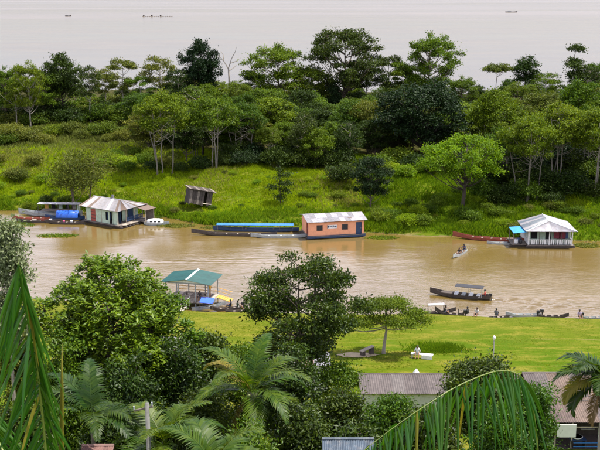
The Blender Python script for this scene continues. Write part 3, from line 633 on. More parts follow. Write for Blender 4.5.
NS = [ # px, top, Y, width px, foliage, kind, label
 (206, 318, 60, 58, L_NEARD, 0, 'dark leafy tree just below the pavilion'), (243, 336, 58, 62, L_NEAR, 1, 'green tree left under the dark open-crowned tree'),
 (292, 338, 56, 70, L_NEARD, 0, 'dark leafy tree right under the dark open-crowned tree'), (335, 352, 60, 58, L_NEAR, 1, 'green tree left of the long grey roof'),
 (340, 384, 52, 78, L_NEARD, 0, 'dark broad tree in front of the left roof end'), (392, 388, 50, 66, L_NEAR, 1, 'light green tree before the white wall of the long house'),
 (432, 402, 46, 70, L_NEARD, 0, 'dark tree half behind the near hanging frond'), (300, 396, 44, 70, L_NEARD, 0, 'dark tree right of the tall foreground palm'),
 (176, 330, 52, 66, L_NEARD, 0, 'dark tree under the looser glossy-leaved tree'), (130, 352, 48, 84, L_NEARD, 0, 'shaded tree below the big rosette tree'),
 (60, 330, 50, 72, L_NEAR, 0, 'shaded tree behind the upright near frond'), (205, 372, 46, 74, L_NEARD, 1, 'dark tree left of the tall foreground palm'),
 (112, 396, 46, 80, L_NEARD, 0, 'low dark tree behind the left foreground palm'), (175, 408, 41, 80, L_NEARD, 1, 'low dark tree by the grey utility pole'),
 (245, 418, 40, 76, L_NEAR, 1, 'low light tree at the foot of the tall foreground palm'), (360, 416, 42, 74, L_NEARD, 0, 'low dark tree above the bluish metal roof'),
 (538, 378, 52, 44, L_NEAR, 1, 'light green tree left of the open dark porch'), (10, 300, 56, 60, L_OLIVE, 0, 'olive bushy tree under the silvery tree'),
 (270, 342, 62, 50, L_OLIVE, 1, 'olive tree under the dark open-crowned tree'), (500, 398, 44, 72, L_NEAR, 1, 'light green tree behind the drooping leaflets of the near frond'),
 (20, 380, 40, 90, L_NEARD, 0, 'low dark tree at the bottom left edge'),
]
nkw = [dict(nl=36, lr=.75, ncl=720, nlv=18, ll=.21, lw=.11, crad=.25, flat=1.0, trunk_r=.15, low=-.8, basef=.14),
       dict(nl=32, lr=.75, ncl=680, nlv=19, ll=.18, lw=.09, crad=.23, flat=.95, trunk_r=.13, low=-.8, basef=.18, up=.5)]
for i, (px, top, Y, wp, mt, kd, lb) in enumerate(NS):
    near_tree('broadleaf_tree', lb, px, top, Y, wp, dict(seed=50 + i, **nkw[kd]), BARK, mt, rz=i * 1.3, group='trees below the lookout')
def near_shrub(px, py, z, h, hw, mt, lb, kd='bush'):
    p = at(px, py, z); put(kd, (p.x, p.y, gz(p.x, p.y) - .1), h, hw, mt, rz=RND.uniform(0, 6), label=lb, cat='shrub', group='shrubs on the near side')
near_shrub(357, 372, 3.4, 1.1, 1.2, L_MID, 'rounded green shrub behind the left end of the long roof')
near_shrub(556, 374, 3.4, 1.3, .95, L_OLIVE, 'brownish olive shrub at the lawn edge near the right roof')
for k, (px, py) in enumerate([(544, 462), (566, 470), (588, 458), (520, 466), (606, 470)]):
    p = at(px, py, 9.0); put('bush2', (p.x, p.y, gz(p.x, p.y) - .1), 1.7, 1.4, L_NEAR, rz=k, label=['light green shrub below the white wall corner', 'light green shrub below the dark open porch', 'light green shrub at the bottom right corner', 'light green shrub left of the porch', 'light green shrub cut by the right edge'][k], cat='shrub', group='shrubs on the near side')

# ------------------------------------------------------------------ palms
def frond_path(L, elev, droop, n=15, side=0.0):
    """rachis in the local XZ plane: leaves the crown at angle elev, bends down by droop along its length"""
    p = [np.zeros(3)]; a = elev
    for i in range(n - 1):
        p.append(p[-1] + np.array([math.cos(a), side * (i / n) ** 2, math.sin(a)]) * L / (n - 1)); a -= droop / (n - 1) * (.5 + 1.2 * i / (n - 1))
    return np.array(p)
def leaflet_geo(base, d, nrm, Ln, Wd, hang, nseg=3):
    """ribbon leaflet that droops; returns (verts, tris)"""
    d = d / np.linalg.norm(d); V = []; pos = np.array(base, float)
    s = np.cross(d, nrm); s /= max(np.linalg.norm(s), 1e-6)
    if nseg < 4:
        wds = [.55, 1.0, .75, 0.0] if nseg == 3 else list(np.concatenate([[.5], np.linspace(1, .0, nseg)]))
        for k in range(nseg + 1):
            w_ = Wd * wds[k] / 2
            V.append(pos - s * w_); V.append(pos + s * w_)
            dd = d + np.array([0, 0, -hang * (k + .5) / nseg]); dd /= np.linalg.norm(dd); pos = pos + dd * Ln / nseg
        Fq = []
        for k in range(nseg): Fq += [(2 * k, 2 * k + 1, 2 * k + 3), (2 * k, 2 * k + 3, 2 * k + 2)]
        return V, Fq
    for k in range(nseg + 1):                       # near leaflets: folded along the midrib, tapering to a point
        t = k / nseg; w_ = Wd / 2 * (.35 + .65 * min(1, t * 6)) * (1 - t ** 2.2)
        dd = d + np.array([0, 0, -hang * (t + .08)]); dd /= np.linalg.norm(dd)
        up = np.cross(s, dd); V += [pos - s * w_ - up * w_ * .7, pos, pos + s * w_ - up * w_ * .7]
        pos = pos + dd * Ln / nseg
    Fq = []
    for k in range(nseg):
        a = 3 * k; Fq += [(a, a + 1, a + 4, a + 3), (a + 1, a + 2, a + 5, a + 4)]
    return V, Fq
def frond_mesh(seed, L, elev, droop, nl=40, ll=.80, lw=.085, hang=.75, vang=.3, fw=.75):
    rng = np.random.default_rng(seed); P = frond_path(L, elev, droop); m = MB()
    m.tube(P, list(np.linspace(.035, .008, len(P))), 4, False)
    T = np.gradient(P, axis=0); T /= np.linalg.norm(T, axis=1, keepdims=True)
    for i in range(nl):
        t = .14 + .86 * (i + .5) / nl; f = t * (len(P) - 1); k = min(int(f), len(P) - 2); q = P[k] + (P[k + 1] - P[k]) * (f - k); tv = T[k]
        up = np.array([-tv[2], 0, tv[0]]); up = up if up[2] > 0 else -up
        Lf = ll * (math.sin(math.pi * min(1, .12 + .88 * t) ** .8) * .85 + .18) * rng.uniform(.9, 1.1)
        for sg in (-1, 1):
            d = np.array([0, sg, 0]) * .9 + tv * fw * (.7 + .6 * t) + up * vang + rng.normal(0, .05, 3)
            V, Fq = leaflet_geo(q, d, up, Lf, lw, hang * rng.uniform(.7, 1.3), 2)
            m.add(V, Fq)
    return m.mesh('frond')
FR = {}
def palm(px, py, Y, label, nf=13, L=3.6, mat=L_PALM, seed=0, dead=0, elev=(.1, 1.25), rz=0.0):
    """coconut palm whose crown heart shows at (px, py)"""
    rng = random.Random(seed); c = atY(px, py, Y); z = gz(c.x, Y); h = c.z - z
    o = thing('palm_tree', label, 'palm', (c.x, Y, z), rz, 'coconut palms below the lookout')
    bx_, by_ = rng.uniform(-.5, .5), rng.uniform(-.3, .3)
    MB().tube([(bx_, by_, -.4), (bx_ * .8, by_ * .8, h * .3), (bx_ * .35, by_ * .3, h * .65), (0, 0, h)], [.20, .14, .12, .10], 8).build('trunk', paint('palm_trunk', (.23, .20, .16), .3, .9, 4), o)
    for i in range(nf):
        e = elev[0] + (elev[1] - elev[0]) * ((i * 7) % nf) / (nf - 1)
        key = (round(e, 1), L, i % 3)
        if key not in FR: FR[key] = frond_mesh(int(e * 100) + 500 + i % 3, L, e, 1.5 + .5 * (1.2 - e))
        f = link('frond', FR[key], mat, o, (0, 0, h), (0, 0, i * 2.39996 + rng.uniform(-.2, .2)))
        if not FR[key].materials: FR[key].materials.append(mat)
        f.material_slots[0].link = 'OBJECT'; f.material_slots[0].material = L_YELLOW if (dead and i == 1) else mat
    for i in range(dead):
        f = link('dead_frond', frond_mesh(seed + 90 + i, L * .8, -.9, .8, 34, .55, .05, .4), L_DRY, o, (0, 0, h - .1), (0, 0, i * 2.1 + 2.6)); f['label'] = 'dry brown dead frond hanging beside the trunk'
    for i in range(5):
        a = i * 1.3; me = MB()
        me.tube([(0, 0, -.14), (0, 0, -.10), (0, 0, 0), (0, 0, .09), (0, 0, .12)], [.02, .08, .105, .07, .02], 8)
        me.build('coconut', paint('coconut', (.16, .19, .05), .3, .6), o, True, (math.cos(a) * .2, math.sin(a) * .2, h - .16))
    return o
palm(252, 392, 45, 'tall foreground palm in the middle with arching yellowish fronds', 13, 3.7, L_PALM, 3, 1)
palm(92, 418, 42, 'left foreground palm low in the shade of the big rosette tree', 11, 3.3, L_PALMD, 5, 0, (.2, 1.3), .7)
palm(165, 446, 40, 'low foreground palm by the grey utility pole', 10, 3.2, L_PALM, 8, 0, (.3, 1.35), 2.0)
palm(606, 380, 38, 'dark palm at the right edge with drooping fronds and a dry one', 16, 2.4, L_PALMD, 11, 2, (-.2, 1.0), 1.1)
palm(214, 470, 36, 'palm heart cut off by the bottom edge left of the tall palm', 9, 3.0, L_PALM, 14, 0, (.3, 1.3), .3)

# the two palms right below the lookout: every leaflet of the near fronds is its own piece
RACH = paint('rachis', (.15, .19, .035), .2, .45, 6)
def near_frond(palm_o, pts, nl, dirs, Lf, Wd, hang, name='frond', mat=L_FROND, t0=.0, taper=None, rad=(.014, .003), label=None, ragged=True):
    """pts: rachis in palm-local metres; dirs(t, side) -> leaflet direction"""
    P = np.array(pts, float); n = 40; tt = np.linspace(0, 1, len(P)); ts = np.linspace(0, 1, n)
    def cr_(t):
        f = t * (len(P) - 1); k = min(int(f), len(P) - 2); u = f - k
        p0, p1, p2, p3 = P[max(k - 1, 0)], P[k], P[k + 1], P[min(k + 2, len(P) - 1)]
        return .5 * ((2 * p1) + (-p0 + p2) * u + (2 * p0 - 5 * p1 + 4 * p2 - p3) * u * u + (-p0 + 3 * p1 - 3 * p2 + p3) * u ** 3)
    Q = [cr_(t) for t in ts]
    f = MB().tube(Q, list(np.linspace(rad[0], rad[1], n)), 7).build(name, RACH, palm_o, True)
    if label: f['label'] = label
    rng = np.random.default_rng(nl)
    for i in range(nl):
        t = t0 + (1 - t0) * (i + .5) / nl; q = cr_(t)
        for sg in (-1, 1):
            if ragged and rng.uniform() < .07: continue
            d, up = dirs(t, sg); L_ = Lf * (taper(t) if taper else 1) * rng.uniform(.78, 1.10)
            V, Fq = leaflet_geo(np.zeros(3), np.array(d) + rng.normal(0, .10, 3), np.array(up) + rng.normal(0, .3, 3), L_, Wd * rng.uniform(.85, 1.1), hang, 6)
            m = MB(); m.add(V, Fq); lo = m.build('leaflet', L_YELLOW if rng.uniform() < .04 else mat, f, True, loc=tuple(q + rng.normal(0, .008, 3)))
    return f
def palm_base(label, px, py, Y):
    c = atY(px, py, Y); z = gz(c.x, Y)
    o = thing('palm_tree', label, 'palm', (c.x, Y, z), 0, 'palms right below the lookout')
    h = c.z - z
    MB().tube([(.3, .2, -.4), (.2, .1, h * .4), (0, 0, h)], [.19, .14, .11], 9).build('trunk', MATS['palm_trunk'], o)
    return o, Vector((c.x, Y, z)), h
# left: an upright frond, tip up, leaflets hanging
o, b0, h = palm_base('near palm at the left edge with an upright frond and hanging leaflets', 47, 560, 7.0)
pt = [atY(50, 520, 7.0), atY(47, 470, 7.0), atY(42, 410, 6.95), atY(35, 350, 6.85), atY(27, 300, 6.75), atY(18, 262, 6.65)]
def dl(t, sg):
    if sg < 0: return ((-.50 + .20 * t, -.25, -.60 - .25 * t), (.35, -1, .25))
    return ((.24 - .13 * t, .30, -.62 - .3 * t), (.85, -.6, .2))
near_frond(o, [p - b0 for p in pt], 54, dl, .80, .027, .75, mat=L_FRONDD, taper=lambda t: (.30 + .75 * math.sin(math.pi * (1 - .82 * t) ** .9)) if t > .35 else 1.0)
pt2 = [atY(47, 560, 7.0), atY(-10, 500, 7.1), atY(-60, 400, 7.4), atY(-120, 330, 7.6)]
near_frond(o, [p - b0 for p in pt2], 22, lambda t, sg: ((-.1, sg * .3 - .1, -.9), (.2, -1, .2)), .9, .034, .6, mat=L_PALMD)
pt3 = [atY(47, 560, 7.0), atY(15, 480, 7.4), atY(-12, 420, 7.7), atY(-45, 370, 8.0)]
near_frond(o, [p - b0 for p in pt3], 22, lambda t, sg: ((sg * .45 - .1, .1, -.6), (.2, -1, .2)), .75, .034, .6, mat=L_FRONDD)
s0 = [atY(58, 560, 7.1), atY(61.5, 450, 7.1), atY(62, 390, 7.1), atY(62, 343, 7.1)]
MB().tube([p - b0 for p in s0], [.022, .020, .013, .002], 7).build('spear_leaf', leaf('leaf_spear', (.12, .13, .012), (.17, .16, .02), .3), o, True)
# right: a long frond arching to the left, leaflets hanging down
o, b0, h = palm_base('near palm whose long frond arches across the bottom right', 545, 560, 12.4)
pt = [atY(545, 560, 12.4), atY(540, 480, 12.4), atY(534, 415, 12.0), atY(524, 380, 11.1), atY(500, 371, 10.4), atY(462, 384, 9.9), atY(425, 406, 9.6), atY(385, 434, 9.4), atY(345, 466, 9.2)]
def dr(t, sg):
    w_ = max(0, .62 - t)
    if sg < 0: return ((.02 + .7 * w_, -.42, -.62), (-.5, -.8, .5))
    return ((-.12 + 1.5 * w_, .34, -.50), (-.2, -.9, .5))
near_frond(o, [p - b0 for p in pt], 58, dr, .98, .036, 1.0, mat=L_FRONDD, t0=.34, taper=lambda t: 1.05 - .62 * max(0, (t - .5) / .5) ** 1.3, rad=(.012, .003), ragged=True)
pt = [atY(545, 560, 12.4), atY(600, 520, 12.0), atY(660, 500, 11), atY(740, 520, 10.6)]
near_frond(o, [p - b0 for p in pt], 24, lambda t, sg: ((.1, sg * .4, -.8), (0, -.9, .4)), .9, .055, .8, mat=L_PALM)

# ------------------------------------------------------------------ materials of built things
ZINC = paint('roof_zinc', (.23, .225, .24), .28, .45, 2.2, (.26, .17, .10), .55, .0, .05)
ZINCP = paint('roof_zinc_pale', (.36, .35, .37), .22, .45, 2.0, (.36, .26, .18), .5, 0, .05)
ZINCR = paint('roof_zinc_rusty', (.15, .105, .08), .3, .7, 2.6, (.13, .08, .05), .6, 0, .05)
ROOFG = paint('roof_grey_brown', (.098, .080, .074), .40, .8, 2.0, (.075, .06, .055), .6, 0, .08)
ROOFB = paint('roof_blue_grey', (.075, .10, .13), .2, .5, 2.0, (.30, .28, .26), .4, 0, .05)
ROOFP = paint('roof_dusty_pink', (.24, .135, .115), .25, .75, 2.0, (.20, .12, .10), .5, 0, .05)
TEAL = paint('roof_teal', (.018, .085, .080), .18, .5, 1.5, (.06, .10, .09), .4, 0, .04)
CAPW = paint('ridge_cap_white', (.70, .74, .74), .1, .5)
MINT = paint('wall_mint', (.46, .58, .44), .16, .8, 2.0, (.28, .25, .18), .45)
ORANGE = paint('wall_orange', (.80, .36, .20), .10, .8, 2.0, (.42, .22, .15), .35)
WHITE = paint('wall_white', (.72, .72, .70), .12, .75, 2.0, (.42, .38, .32), .4)
DOORR = paint('door_red', (.36, .075, .05), .2, .6, 2.5)
NAVY = paint('paint_navy', (.020, .050, .12), .25, .55, 3.0, (.08, .07, .06), .3)
BLUE = paint('paint_blue', (.030, .17, .50), .2, .5, 2.0, (.10, .16, .28), .5)
TARP = paint('tarp_blue', (.020, .115, .55), .2, .45, 2.5, (.06, .13, .36), .5)
SKYB = paint('awning_sky_blue', (.06, .30, .60), .18, .5, 2.0)
WOOD = paint('wood_weathered', (.20, .165, .135), .35, .85, 3.0, (.10, .08, .06), .5)
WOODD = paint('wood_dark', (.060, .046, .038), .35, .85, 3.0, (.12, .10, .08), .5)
WOODP = paint('wood_pale', (.42, .36, .29), .3, .85, 3.0, (.25, .20, .15), .5)
REDB = paint('boat_red_brown', (.26, .055, .028), .3, .6, 2.5, (.14, .07, .05), .5)
GREYB = paint('boat_grey', (.34, .36, .35), .25, .65, 2.5, (.18, .16, .13), .5)
CURT = paint('curtain_dark_red', (.22, .040, .055), .3, .85, 4.0)
SHADEIN = paint('interior_shade', (.022, .020, .020), .3, .9, 2.0)  # near-black colour standing in for the shade of interiors
YELL = paint('paint_yellow_orange', (.62, .34, .06), .2, .6, 2.5)
STEEL = paint('steel_painted', (.30, .32, .34), .2, .5, 4.0)
BLACKP = paint('black_plastic', (.018, .018, .020), .3, .5, 4.0)
CONC = paint('concrete', (.42, .40, .37), .2, .9, 2.5, (.25, .23, .20), .5)
WLAMP = paint('lamp_white', (.78, .78, .76), .06, .5, 4.0)
SAND = paint('bare_sand', (.46, .36, .22), .2, .95, 3.0)
GLASS = paint('dark_glass', (.020, .024, .030), .2, .15, 3.0)

# ------------------------------------------------------------------ building helpers
def sheet_mesh(p00, p10, p11, p01, ncor=6, amp=.018):
    """corrugated sheet between four corners (eave left, eave right, top right, top left)"""
    a, b, c, d = (Vector(x) for x in (p00, p10, p11, p01)); nr = (b - a).cross(d - a).normalized()
    m = MB(); V = []; n = ncor * 2
    for i in range(n + 1):
        t = i / n; off = nr * (amp if i % 2 else -amp)
        V.append(a.lerp(b, t) + off); V.append(d.lerp(c, t) + off)
    m.add(V, [(2 * i, 2 * i + 2, 2 * i + 3, 2 * i + 1) for i in range(n)]); return m
def roof_slope(parent, e0, e1, t0, t1, n, mats, rng, rows=1, lift=.035):
    """covers a slope (eave e0-e1, top t0-t1) with overlapping sheets, each its own piece"""
    e0, e1, t0, t1 = (Vector(x) for x in (e0, e1, t0, t1))
    nr = (e1 - e0).cross((t0 + t1) / 2 - e0).normalized()
    if nr.z < 0: nr = -nr
    for r in range(rows):
        u0, u1 = r / rows, (r + 1) / rows + (.02 if r < rows - 1 else 0)
        for i in range(n):
            a, b = i / n, (i + 1) / n + (.012 if i < n - 1 else 0)
            off = nr * (lift + (.012 if i % 2 else 0) + .012 * r + rng.uniform(0, .012))
            q = [e0.lerp(t0, u0).lerp(e1.lerp(t1, u0), a), e0.lerp(t0, u0).lerp(e1.lerp(t1, u0), b), e0.lerp(t0, u1).lerp(e1.lerp(t1, u1), b), e0.lerp(t0, u1).lerp(e1.lerp(t1, u1), a)]
            sheet_mesh(*[x + off for x in q]).build('roof_sheet', rng.choice(mats), parent)
def wall(parent, a, b, z0, z1, mat, openings=(), th=.08, name='wall'):
    """upright wall from a to b (x, y), with real openings (s0, s1, h0, h1) in metres along it"""
    a = Vector((a[0], a[1], 0)); b = Vector((b[0], b[1], 0)); L = (b - a).length; d = (b - a) / L; rz = math.atan2(d.y, d.x)
    xs_ = sorted({0.0, L, *[o[0] for o in openings], *[o[1] for o in openings]}); m = MB()
    for i in range(len(xs_) - 1):
        x0, x1 = xs_[i], xs_[i + 1]; mid = (x0 + x1) / 2
        cuts = sorted([(o[2], o[3]) for o in openings if o[0] < mid < o[1]]); z = z0
        for c0, c1 in cuts + [(z1, z1)]:
            if c0 > z + 1e-4:
                c = a + d * mid; m.box((c.x, c.y, (z + c0) / 2), (x1 - x0, th, c0 - z), rz)
            z = max(z, c1)
    return m.build(name, mat, parent)
def slab(parent, name, pts, thick, mat):
    return MB().poly(pts, thick, (0, 0, 1)).build(name, mat, parent)

def hull_mesh(L, B, D, rise=.35, th=.03, n=17, tail=.35):
    """hollow dugout / plank canoe, bow at +X"""
    V = []; Fq = []
    for i in range(n):
        t = -1 + 2 * i / (n - 1); bw = (1 - abs(t) ** 2.4) if t > 0 else (1 - (1 - tail) * abs(t) ** 3)
        hb = max(.02, B / 2 * bw); up = rise * max(0, abs(t) - .35) ** 2 * (1.7 if t > 0 else .8)
        x = t * L / 2 + (.05 * L * (t > .9)); kz = up * .75 - .12
        prof = [(-hb, D + up), (-hb * .82, D * .35 + kz), (0, kz), (hb * .82, D * .35 + kz), (hb, D + up), (hb - th, D + up), (max(0, hb * .82 - th), D * .38 + kz + th), (0, kz + th * 1.5), (-max(0, hb * .82 - th), D * .38 + kz + th), (-(hb - th), D + up)]
        V += [(x, y, z) for y, z in prof]
    k = 10
    for i in range(n - 1):
        for j in range(k):
            Fq.append((i * k + j, i * k + (j + 1) % k, (i + 1) * k + (j + 1) % k, (i + 1) * k + j))
    Fq.append(tuple(range(k))); Fq.append(tuple(reversed(range((n - 1) * k, n * k))))
    m = MB(); m.add(V, Fq); return m
def outboard(o, x, mat=BLACKP):
    m = MB(); m.box((x, 0, .62), (.34, .24, .30)); m.tube([(x - .05, 0, .5), (x - .1, 0, .1), (x - .14, 0, -.25)], [.06, .05, .04], 6); m.tube([(x + .1, 0, .62), (x + .55, 0, .72)], .02, 5)
    return m.build('outboard_motor', mat, o)
def boat(name, label, px, py, L, rz, B=.95, D=.36, mat=WOODD, rise=.5, z=0.0, cat='boat', group=None, seats=3, motor=False, tail=.35, seatmat=WOOD):
    p = at(px, py, z); o = thing(name, label, cat, (p.x, p.y, z), rz, group)
    hull_mesh(L, B, D, rise, tail=tail).build('hull', mat, o)
    for i in range(seats):
        x = -L * .36 + L * .68 * (i + .5) / seats; MB().box((x, 0, D * .78), (.22, B * .82, .03)).build('seat', seatmat, o)
    if motor: outboard(o, -L / 2 - .05)
    return o
def boat_roof(o, L, x0, B, z, mat, name='canopy', arch=.18, post=WOOD, h0=.3):
    m = MB(); n = 8; V = []
    for sgn in (0, 1):
        for i in range(n + 1):
            a = -1 + 2 * i / n; V.append((x0 + sgn * L, a * B / 2, z + arch * (1 - a * a)))
    k = n + 1; m.add(V, [(i, i + 1, k + i + 1, k + i) for i in range(n)]); m.add([(x, y, z_ - .03) for x, y, z_ in V], [(i, k + i, k + i + 1, i + 1) for i in range(n)])
    m.build(name, mat, o)
    for xx in np.linspace(x0 + .15, x0 + L - .15, max(2, int(L / 1.6) + 1)):
        for sg in (-1, 1): MB().tube([(xx, sg * B * .46, h0), (xx, sg * B * .46, z + .03)], .022, 5).build('post', post, o)

# ------------------------------------------------------------------ people
def person_mesh(pose, skinc, shirt, shorts, hair, key):
    """one continuous skinned body; cloth is told apart face by face from the nearest limb"""
    J = {}; E = []
    def j(n, p, r): J[n] = (Vector(p), r)
    if pose == 'sit':
        ph = .30; j('pelvis', (0, 0, ph), .14); j('waist', (0, .00, ph + .2), .125); j('chest', (0, .02, ph + .40), .145); j('neck', (0, .04, ph + .54), .055); j('head', (0, .06, ph + .66), .088); j('crownh', (0, .05, ph + .76), .075)
        for s_, sg in (('l', -1), ('r', 1)):
            j('hip' + s_, (sg * .10, .05, ph), .085); j('knee' + s_, (sg * .14, .42, ph + .16), .062); j('ankle' + s_, (sg * .13, .60, ph - .20), .042); j('toe' + s_, (sg * .14, .76, ph - .24), .036)
            j('sho' + s_, (sg * .17, .02, ph + .47), .062); j('elb' + s_, (sg * .24, .12, ph + .24), .046); j('wri' + s_, (sg * .16, .34, ph + .22), .032); j('palm' + s_, (sg * .145, .42, ph + .215), .030)
    elif pose == 'paddle':
        ph = .30; j('pelvis', (0, 0, ph), .14); j('waist', (0, .03, ph + .2), .125); j('chest', (0, .09, ph + .39), .145); j('neck', (0, .15, ph + .52), .055); j('head', (0, .20, ph + .63), .088); j('crownh', (0, .20, ph + .73), .075)
        for s_, sg in (('l', -1), ('r', 1)):
            j('hip' + s_, (sg * .10, .05, ph), .085); j('knee' + s_, (sg * .15, .42, ph + .14), .062); j('ankle' + s_, (sg * .13, .58, ph - .20), .042); j('toe' + s_, (sg * .14, .74, ph - .24), .036)
            j('sho' + s_, (sg * .17, .09, ph + .46), .062)
        j('elbl', (-.22, .30, ph + .40), .046); j('wril', (.10, .46, ph + .46), .032); j('palml', (.20, .48, ph + .47), .030)
        j('elbr', (.30, .22, ph + .26), .046); j('wrir', (.40, .42, ph + .12), .032); j('palmr', (.42, .49, ph + .08), .030)
    else:
        j('pelvis', (0, 0, .92), .14); j('waist', (0, 0, 1.10), .125); j('chest', (0, 0, 1.30), .15); j('neck', (0, .01, 1.47), .055); j('head', (0, .03, 1.58), .088); j('crownh', (0, .02, 1.68), .075)
        for s_, sg in (('l', -1), ('r', 1)):
            j('hip' + s_, (sg * .10, 0, .86), .09); j('knee' + s_, (sg * .11, .03, .48), .062); j('ankle' + s_, (sg * .11, -.01, .09), .042); j('toe' + s_, (sg * .12, .15, .04), .036)
            j('sho' + s_, (sg * .18, 0, 1.38), .062); j('elb' + s_, (sg * .25, -.02, 1.10), .046); j('wri' + s_, (sg * .25, .08, .86), .032); j('palm' + s_, (sg * .25, .11, .79), .030)
    E += [('pelvis', 'waist'), ('waist', 'chest'), ('chest', 'neck'), ('neck', 'head'), ('head', 'crownh')]
    j('nose', J['head'][0] + Vector((0, .105, -.005)), .018); E.append(('head', 'nose'))
    for s_, sg in (('l', -1), ('r', 1)):
        E += [('pelvis', 'hip' + s_), ('hip' + s_, 'knee' + s_), ('knee' + s_, 'ankle' + s_), ('ankle' + s_, 'toe' + s_), ('chest', 'sho' + s_), ('sho' + s_, 'elb' + s_), ('elb' + s_, 'wri' + s_), ('wri' + s_, 'palm' + s_)]
        d = (J['palm' + s_][0] - J['wri' + s_][0]).normalized(); sd_ = d.cross(Vector((0, 0, 1))); sd_ = sd_.normalized() if sd_.length > .1 else Vector((0, 1, 0))
        for f in range(4):
            a = J['palm' + s_][0] + sd_ * (f - 1.5) * .019 + d * (.055 - .008 * abs(f - 1.3)) + Vector((0, 0, -.005)); j(f'f{f}{s_}', a, .009)
            j(f'g{f}{s_}', a + d * .03 + Vector((0, 0, -.02)), .008); E += [('palm' + s_, f'f{f}{s_}'), (f'f{f}{s_}', f'g{f}{s_}')]
        a = J['wri' + s_][0].lerp(J['palm' + s_][0], .5) + sd_ * -sg * .04 + d * .02; j('th' + s_, a, .010); E.append(('wri' + s_, 'th' + s_))
    names = list(J); idx = {n_: i for i, n_ in enumerate(names)}
    bm = bmesh.new(); sk = bm.verts.layers.skin.verify(); vs = []
    for n_ in names:
        v = bm.verts.new(J[n_][0]); v[sk].radius = (J[n_][1], J[n_][1]); v[sk].use_root = n_ == 'pelvis'; vs.append(v)
    for a, b in E: bm.edges.new((vs[idx[a]], vs[idx[b]]))
    me = bpy.data.meshes.new('sk'); bm.to_mesh(me); bm.free()
    ob = bpy.data.objects.new('sk', me); col.objects.link(ob)
    ob.modifiers.new('s', 'SKIN'); sb_ = ob.modifiers.new('u', 'SUBSURF'); sb_.levels = 1; sb_.render_levels = 1
    bpy.context.view_layer.update(); dg = bpy.context.evaluated_depsgraph_get()
    out = bpy.data.meshes.new_from_object(ob.evaluated_get(dg)); bpy.data.objects.remove(ob, do_unlink=True)
    out.materials.clear()
    for m_ in (paint('skin_' + key, skinc, .08, .55), paint('shirt_' + key, shirt, .12, .85), paint('shorts_' + key, shorts, .15, .85), paint('hair_' + key, hair, .2, .7)): out.materials.append(m_)
    kind = {}
    for a, b in E:
        k = 0
        if {a, b} <= {'pelvis', 'waist', 'chest'} or a == 'chest' and b.startswith('sho'): k = 1
        if a.startswith('sho'): k = 1
        if a == 'pelvis' and b.startswith('hip') or a.startswith('hip'): k = 2
        if (a, b) == ('head', 'crownh'): k = 3
        kind[(a, b)] = k
    for pl in out.polygons:
        c = pl.center; best = 9; bk = 0
        for (a, b), k in kind.items():
            A, B_ = J[a][0], J[b][0]; ab = B_ - A; t = max(0, min(1, (c - A).dot(ab) / max(ab.length_squared, 1e-9)))
            dd = (c - A - ab * t).length / max(.02, J[a][1] * (1 - t) + J[b][1] * t)
            if dd < best: best = dd; bk = k
        h_ = J['head'][0]
        if bk == 0 and (c - h_).length < .16 and (c.y < h_.y - .01 and c.z > h_.z - .06): bk = 3
        pl.material_index = bk; pl.use_smooth = True
    return out, J
def person(label, loc, rz, pose, shirt, shorts=(.05, .06, .10), skinc=(.28, .14, .075), hair=(.012, .010, .009), hat=None, paddle=False, tilt=0.0, scale=1.0):
    key = f'{len([o for o in bpy.data.objects if o.name.startswith("person")])}'
    me, J = person_mesh(pose, skinc, shirt, shorts, hair, key); me.name = 'body'
    o = thing('person', label, 'person', loc, rz); o.scale = (scale,) * 3
    link('body', me, None, o)
    hd = J['head'][0]
    m = MB(); m.tube([hd + Vector((0, -.012, -.05)), hd + Vector((0, -.02, .0)), hd + Vector((0, -.018, .06)), hd + Vector((0, -.012, .11)), hd + Vector((0, -.01, .135))], [.085, .100, .104, .080, .02], 10)
    if hat is None: m.build('hair', MATS['hair_' + key], o, True)
    else:
        hm = paint('hat_' + key, hat, .1, .8); m = MB()
        m.tube([hd + Vector((0, 0, .05)), hd + Vector((0, 0, .06)), hd + Vector((0, 0, .065)), hd + Vector((0, 0, .12)), hd + Vector((0, 0, .15))], [.20, .20, .115, .10, .03], 12); m.build('hat', hm, o, True)
    for sg in (-1, 1):
        MB().box(hd + Vector((sg * .034, .083, .012)), (.022, .012, .010)).build('eye', BLACKP, o)
        MB().box(hd + Vector((sg * .098, .0, -.005)), (.016, .035, .05)).build('ear', MATS['skin_' + key], o)
    MB().box(hd + Vector((0, .080, -.045)), (.045, .012, .008)).build('mouth', paint('lips', (.20, .07, .05), .1), o)
    return o

